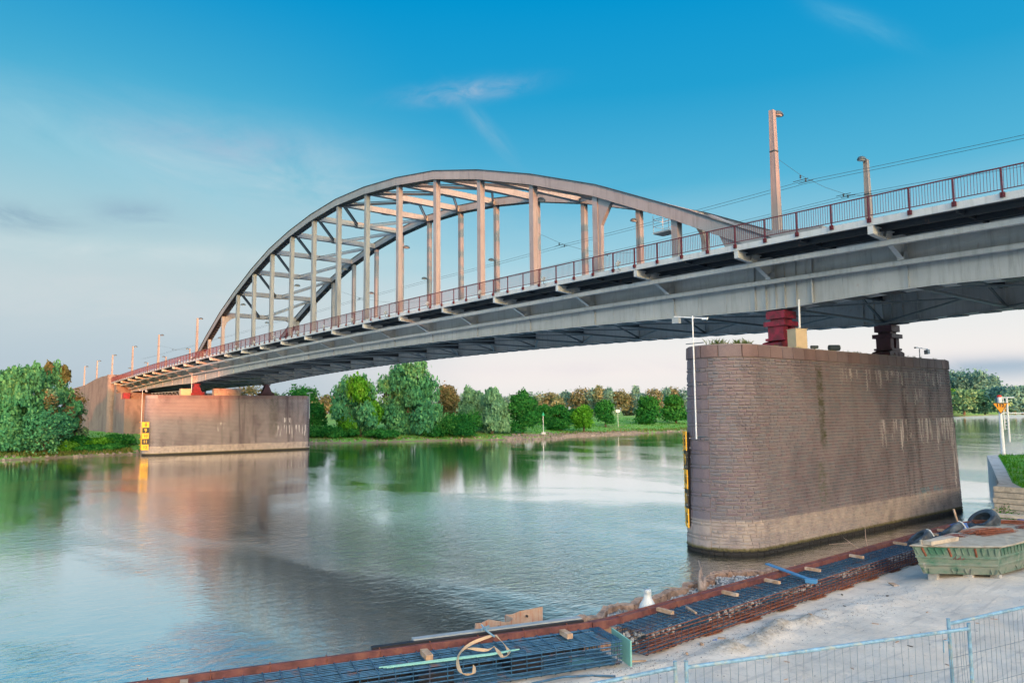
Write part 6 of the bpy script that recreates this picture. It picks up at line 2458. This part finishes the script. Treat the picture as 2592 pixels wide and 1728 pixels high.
# ribs along the top and paired struts at the foot
def side_pt(e, u, k, out):
    a, b = ring(k, out)[e], ring(k, out)[(e+1) % 4]
    return Vector(a).lerp(Vector(b), u)
for e, us in ((0, [i/13+0.04 for i in range(13)]), (1, [i/30+0.02 for i in range(30)])):
    for q, u in enumerate(us):
        m = MB()
        big_ = (e == 0 and q in (1, 5, 9))
        p0 = side_pt(e, u, 0.97, 0.045)
        p1 = side_pt(e, u+0.012, 0.72 if not big_ else 0.66, 0.02)
        m.beam(p0, p1, 0.035 if big_ else 0.016, 0.05, (0, 0, 1))
        m.build('hook' if big_ else 'top_rib', 'rebar_rust' if big_ else 'skip_green', sk)
for e, us in ((0, (0.08, 0.45, 0.62, 0.95)), (1, (0.05, 0.22, 0.3, 0.55, 0.62, 0.9))):
    for u in us:
        for s in (-0.018, 0.018):
            m = MB()
            m.beam(side_pt(e, u+s, 0.02, 0.03), side_pt(e, u+s*2.2, 0.20, 0.05), 0.018, 0.04)
            m.build('foot_strut', 'skip_green', sk)
for (x, y) in ((134.98, -17.45), (135.65, -16.9), (136.15, -16.45), (136.4, -11.2), (134.8, -11.8)):
    m = MB()
    m.box(x-0.11, x+0.11, y-0.09, y+0.09, 2.15, 2.555)
    m.build('foot', 'concrete', sk)
for (x0, x1) in ((0.10, 0.19), ):
    pass
m = MB()
a = side_pt(0, 0.46, 0.60, 0.05); b = side_pt(0, 0.60, 0.60, 0.05)
d = (b-a)
nrm = Vector((d.y, -d.x, 0)).normalized()*0.004
for q in range(7):
    p = a+d*(q/7)
    m.beam(p+nrm+Vector((0, 0, -0.03)), p+d*0.10+nrm+Vector((0, 0, 0.05*math.sin(q*2.1)+0.02)), 0.012, 0.012)
m.build('faded_red_scrawl', 'bearing_red', sk)

def tyre(x, y, z, Rr, wd, ax, lab):
    m = MB()
    ax = Vector(ax).normalized()
    s = ax.cross(Vector((0, 0, 1))); s = s.normalized() if s.length > .01 else Vector((1, 0, 0))
    u = s.cross(ax)
    prof = [(Rr*0.60, -wd*0.42), (Rr*0.78, -wd*0.52), (Rr*0.94, -wd*0.46), (Rr, -wd*0.30), (Rr*1.0, 0.0), (Rr, wd*0.30), (Rr*0.94, wd*0.46), (Rr*0.78, wd*0.52), (Rr*0.60, wd*0.42), (Rr*0.66, 0.0)]
    n = 26
    for i in range(n):
        a = 2*math.pi*i/n
        tr_ = 1+0.012*(i % 2)
        for r, t_ in prof:
            p = Vector((x, y, z))+s*(r*tr_*math.cos(a))+u*(r*tr_*math.sin(a))+ax*t_
            m.v.append(tuple(p))
    k = len(prof)
    for i in range(n):
        for j in range(k):
            m.f.append((i*k+j, ((i+1) % n)*k+j, ((i+1) % n)*k+(j+1) % k, i*k+(j+1) % k))
    t = thing('tyre', (x, y, z-Rr), lab, 'tyre', 'old tyres on the skip')
    m.build('tread', 'black_rubber', t)
    m = MB()
    p = Vector((x, y, z))+u*Rr
    m.tube([p-ax*0.15, p+Vector((0, 0, 0.04)), p+ax*0.16-Vector((0, 0, 0.06))], 0.02, 5)
    m.build('rope', 'plastic_white', t)
tyre(134.55, -17.15, 3.36, 0.34, 0.22, (-0.45, -0.35, 0.75), 'tyre tilted on the near left corner of the skip')
tyre(134.50, -14.85, 3.36, 0.34, 0.22, (-0.55, -0.15, 0.75), 'middle tyre tilted on the left rim of the skip')
tyre(134.62, -12.75, 3.42, 0.46, 0.34, (-0.30, -0.55, 0.80), 'largest tyre lying at the far end of the skip')
block(135.12, -17.2, 3.40, 1.45, 1.35, 0.24, 0.10, 'thick pale timber lying on the near edge of the skip cover', 'plank_pale', grp=None, nm='timber_beam', cat='timber beam')
block(135.1, -10.2, 3.36, 0.15, 2.6, 0.35, 0.10, 'long pale plank across the far end of the skip', 'plank_pale', grp=None, nm='timber_beam', cat='timber beam')
block(134.88, -17.85, 3.38, 1.2, 0.05, 0.05, 0.16, 'short pale post on the front rim of the skip', 'plank_pale', grp=None, nm='timber_post', cat='timber post')
def scrap(x, y, z, ln, wd, n, yaw, lab, mt='rebar_rust', r=0.008):
    t = thing('rebar_bundle', (x, y, z), lab, 'rebar bundle', 'scrap rebar on the skip')
    for i in range(n):
        a = yaw+R.gauss(0, 0.10)
        px = x+R.gauss(0, wd*0.35)*abs(math.sin(yaw))
        py = y+R.gauss(0, 0.12)
        L_ = ln*R.uniform(0.6, 1.0)
        d = Vector((math.cos(a), math.sin(a), 0))
        m = MB()
        c_ = Vector((px, py, z+0.01+0.10*R.random()))
        m.tube([c_-d*L_/2, c_+Vector((R.gauss(0, .01), R.gauss(0, .01), 0.015)), c_+d*L_/2], r, 4)
        m.build('bar', mt, t)
scrap(135.45, -14.6, 3.35, 1.7, 0.5, 46, 1.35, 'thick heap of orange rusty bars in the middle of the skip cover')
scrap(135.05, -16.3, 3.345, 0.9, 0.15, 16, 1.35, 'thin dark red strip of scrap bars left on the skip cover', 'rust_beam')
scrap(135.9, -12.4, 3.35, 1.6, 0.6, 34, 1.2, 'tangled reddish bars at the far end of the skip cover', 'rust_beam')
scrap(135.2, -12.2, 3.35, 2.6, 0.5, 14, 0.6, 'long loose rusty bars crossing behind the orange heap', 'rebar_rust')

# blue tarpaulin rolls, red container and plants behind the skip
t = thing('tarpaulin', (132.5, -7.2, 2.3), 'dark blue tarpaulin roll lying behind the tyres', 'tarpaulin')
m = MB()
m.tube([(131.9, -9.3, 2.35), (132.0, -8.0, 2.42), (132.3, -6.8, 2.42), (132.7, -5.6, 2.38)], 0.20, 9)
m.v = [(x+0.03*math.sin(y*9+z*20), y, z+0.03*math.sin(y*13+x*11)) for x, y, z in m.v]
m.build('roll', 'blue_rag', t, smooth=True)
m = MB()
m.tube([(132.6, -8.8, 2.30), (132.9, -7.6, 2.36), (133.1, -6.4, 2.3)], 0.16, 8)
m.build('fold', 'beam_black', t, smooth=True)
m = MB()
m.tube([(133.0, -4.6, 2.4), (133.9, -3.6, 2.42), (134.9, -2.9, 2.4)], 0.22, 9)
solo('tarpaulin', m, 'blue_rag', (133.6, -3.8, 2.3), 'dark blue tarpaulin roll right of the big tyre, below the red frame', 'tarpaulin', smooth=True)
t = thing('steel_rack', (134.3, -3.2, 2.2), 'dark red steel frame stacked behind the skip at the right edge', 'steel rack')
for (z0, z1, y0) in ((2.86, 2.98, -3.5), (2.62, 2.78, -3.45), (2.36, 2.56, -3.3)):
    m = MB()
    m.beam((133.1, -4.0, (z0+z1)/2), (137.5, -1.2, (z0+z1)/2), 0.4, z1-z0)
    m.build('beam', 'bearing_red', t)
for u in (0.05, 0.35, 0.7, 0.95):
    m = MB()
    p = Vector((133.1, -4.0, 0)).lerp(Vector((137.5, -1.2, 0)), u)
    m.box(p.x-0.06, p.x+0.06, p.y-0.26, p.y-0.1, 2.2, 3.0)
    m.build('upright', 'rust_beam', t)
def weeds(x, y, z, w_, h_, n, lab, mt='leaf_fresh', sz=0.10, nm='weed_clump'):
    t = thing(nm, (x, y, z), lab, 'weeds')
    m = MB()
    for i in range(n):
        a = R.uniform(0, 6.28); r = w_*math.sqrt(R.random())
        px, py = x+r*math.cos(a), y+r*math.sin(a)
        hh = h_*R.uniform(0.3, 1)*(1-0.5*r/w_)
        for q in range(4):
            zq = z+hh*(q+1)/4
            b = R.uniform(0, 6.28)
            d = Vector((math.cos(b), math.sin(b), R.uniform(-0.2, 0.5)))*sz*R.uniform(0.6, 1.2)
            s = Vector((-d.y, d.x, 0))*0.28
            p = Vector((px, py, zq))
            m.add([p-s*0.3, p+d*0.5+s, p+d, p+d*0.5-s], [(0, 1, 2, 3)], R.random()*0.9)
    m.build('leaves', mt, t)
    m = MB()
    for i in range(8):
        a = R.uniform(0, 6.28); r = w_*0.6*R.random()
        m.tube([(x+r*math.cos(a), y+r*math.sin(a), z-0.05), (x+r*1.1*math.cos(a), y+r*1.1*math.sin(a), z+h_*0.8)], 0.006, 4)
    m.build('stems', 'reed' if False else 'bark', t)
weeds(132.2, -3.9, 2.2, 0.55, 1.0, 150, 'bright green weed bush behind the largest tyre', sz=0.16)
weeds(132.35, -9.1, 2.2, 0.42, 0.35, 220, 'bright green tuft at the far end of the channel', sz=0.10)
weeds(132.2, -6.0, 2.2, 0.5, 0.5, 120, 'low weeds along the edge between tarpaulin and river', sz=0.10)
weeds(133.0, -1.6, 2.2, 0.9, 0.4, 160, 'low weeds at the foot of the plank wall', sz=0.10)
m = MB()
m.beam((132.9, -9.9, 2.3), (132.55, -9.7, 3.35), 0.05, 0.05)
solo('wood_stake', m, 'wood', (132.9, -9.9, 2.3), 'pale wooden stake leaning beside the green tuft', 'stake')

# ------------------------------------------------------------------ wire fence panels in front
def fence(a, b, zt, zb, lab, post_a=True, post_b=True, lean=(0, 0), sag=0.0, step=0.10, ext=0.06):
    a = Vector((a[0], a[1], 0)); b = Vector((b[0], b[1], 0))
    ln = (b-a).length
    d = (b-a)/ln
    za, zb2 = zt
    t = thing('fence_panel', (a.x, a.y, zb), lab, 'fence panel', 'mobile wire fence panels')
    lv_ = Vector((lean[0], lean[1], 0))
    m = MB()
    m.tube([a+Vector((0, 0, za)), b+Vector((0, 0, zb2))], 0.021, 10)
    m.build('top_tube', 'galvanised', t)
    for e, (p, z, on) in enumerate(((a, za, post_a), (b, zb2, post_b))):
        m = MB()
        m.tube([p+Vector((0, 0, z+ext)), p+lv_+Vector((0, 0, zb))], 0.021, 10)
        m.tube([p+Vector((0, 0, z+ext)), p+Vector((0, 0, z+ext+0.004))], 0.023, 10)
        m.build('post', 'galvanised', t)
    n = int(ln/step)
    for i in range(1, n):
        u = i/n
        m = MB()
        p = a+d*(ln*u)
        z = za+(zb2-za)*u
        bow = 0.012*math.sin(i*1.7)
        m.tube([p+Vector((0, 0, z)), p+Vector((0, 0, z-0.4))+d*bow, p+lv_*0.5+Vector((0, 0, z-0.9))-d*bow, p+lv_+Vector((0, 0, zb+0.1))], 0.003, 4)
        m.build('vertical_wire', 'fence_wire', t)
    for q in (0.42, 0.84, 1.26, 1.68):
        m = MB()
        m.tube([a+Vector((0, 0, za-q))+lv_*q/2, a.lerp(b, 0.5)+Vector((0, 0, (za+zb2)/2-q-0.01))+lv_*q/2, b+Vector((0, 0, zb2-q))+lv_*q/2], 0.0036, 4)
        m.build('horizontal_wire', 'fence_wire', t)
    return t
fence((139.06, -33.05), (140.36, -29.38), (4.4, 4.4), 2.35, 'middle wire fence panel with a blue-grey top tube', step=0.105)
fence((138.2, -36.45), (138.99, -33.14), (4.36, 4.4), 2.35, 'wire fence panel on the left, ending at the double post', step=0.105)
f3 = fence((140.17, -29.47), (141.0, -26.05), (4.43, 4.50), 2.35, 'wire fence panel on the right with a leaning first post', lean=(-0.10, 0.28), step=0.095)
m = MB()
m.tube([(140.2, -29.55, 4.26), (140.16, -29.62, 4.26), (140.16, -29.62, 4.12)], 0.008, 5)
m.build('coupling_hook', 'galvanised', f3)
m = MB()
m.beam((140.28, -29.50, 3.42), (140.10, -29.12, 3.35), 0.05, 0.09)
m.build('coupling', 'blue_paint', f3)
# stack of rough stakes behind the fence, bottom right
t = thing('stake_stack', (140.3, -25.9, 2.3), 'bundle of rough brown stakes behind the fence in the bottom right corner', 'timber stakes')
for i, (dx, dy, h_, tl) in enumerate(((0, 0, 0.95, 0.02), (0.10, 0.05, 1.02, 0.05), (0.20, 0.0, 0.98, -0.03), (0.06, 0.14, 0.9, 0.1), (0.30, 0.10, 1.3, 0.15), (0.38, 0.02, 1.25, 0.1), (0.18, 0.18, 1.1, 0.0), (0.46, 0.12, 1.4, 0.2))):
    m = MB()
    m.beam((139.92+dx, -26.1+dy, 2.2), (139.92+dx+tl, -26.1+dy+tl*0.5, 2.2+h_), 0.085, 0.06)
    m.build('stake', 'bark' if i % 3 else 'driftwood', t)
m = MB()
m.beam((139.55, -26.35, 2.25), (140.6, -26.3, 2.60), 0.45, 0.04)
solo('red_sheet', m, 'bearing_red', (140, -26.3, 2.3), 'dark red sheet lying before the stakes in the bottom right corner', 'sheet')

# ================================================================== UNSEEN TOWN BLOCKS BEHIND THE VIEWER (added, heights shaped for the evening shade)
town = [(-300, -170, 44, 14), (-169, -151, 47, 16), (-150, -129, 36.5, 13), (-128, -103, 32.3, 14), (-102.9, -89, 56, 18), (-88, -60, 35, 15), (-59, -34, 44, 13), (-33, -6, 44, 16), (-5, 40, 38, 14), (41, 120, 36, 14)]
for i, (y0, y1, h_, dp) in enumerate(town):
    t = thing('shade_town_block', (306, (y0+y1)/2, 2), '%s unseen town block behind the viewpoint, height shaped for the shade it casts' % (ORD+['eleventh'])[i], 'building', 'unseen town blocks added for their shade')
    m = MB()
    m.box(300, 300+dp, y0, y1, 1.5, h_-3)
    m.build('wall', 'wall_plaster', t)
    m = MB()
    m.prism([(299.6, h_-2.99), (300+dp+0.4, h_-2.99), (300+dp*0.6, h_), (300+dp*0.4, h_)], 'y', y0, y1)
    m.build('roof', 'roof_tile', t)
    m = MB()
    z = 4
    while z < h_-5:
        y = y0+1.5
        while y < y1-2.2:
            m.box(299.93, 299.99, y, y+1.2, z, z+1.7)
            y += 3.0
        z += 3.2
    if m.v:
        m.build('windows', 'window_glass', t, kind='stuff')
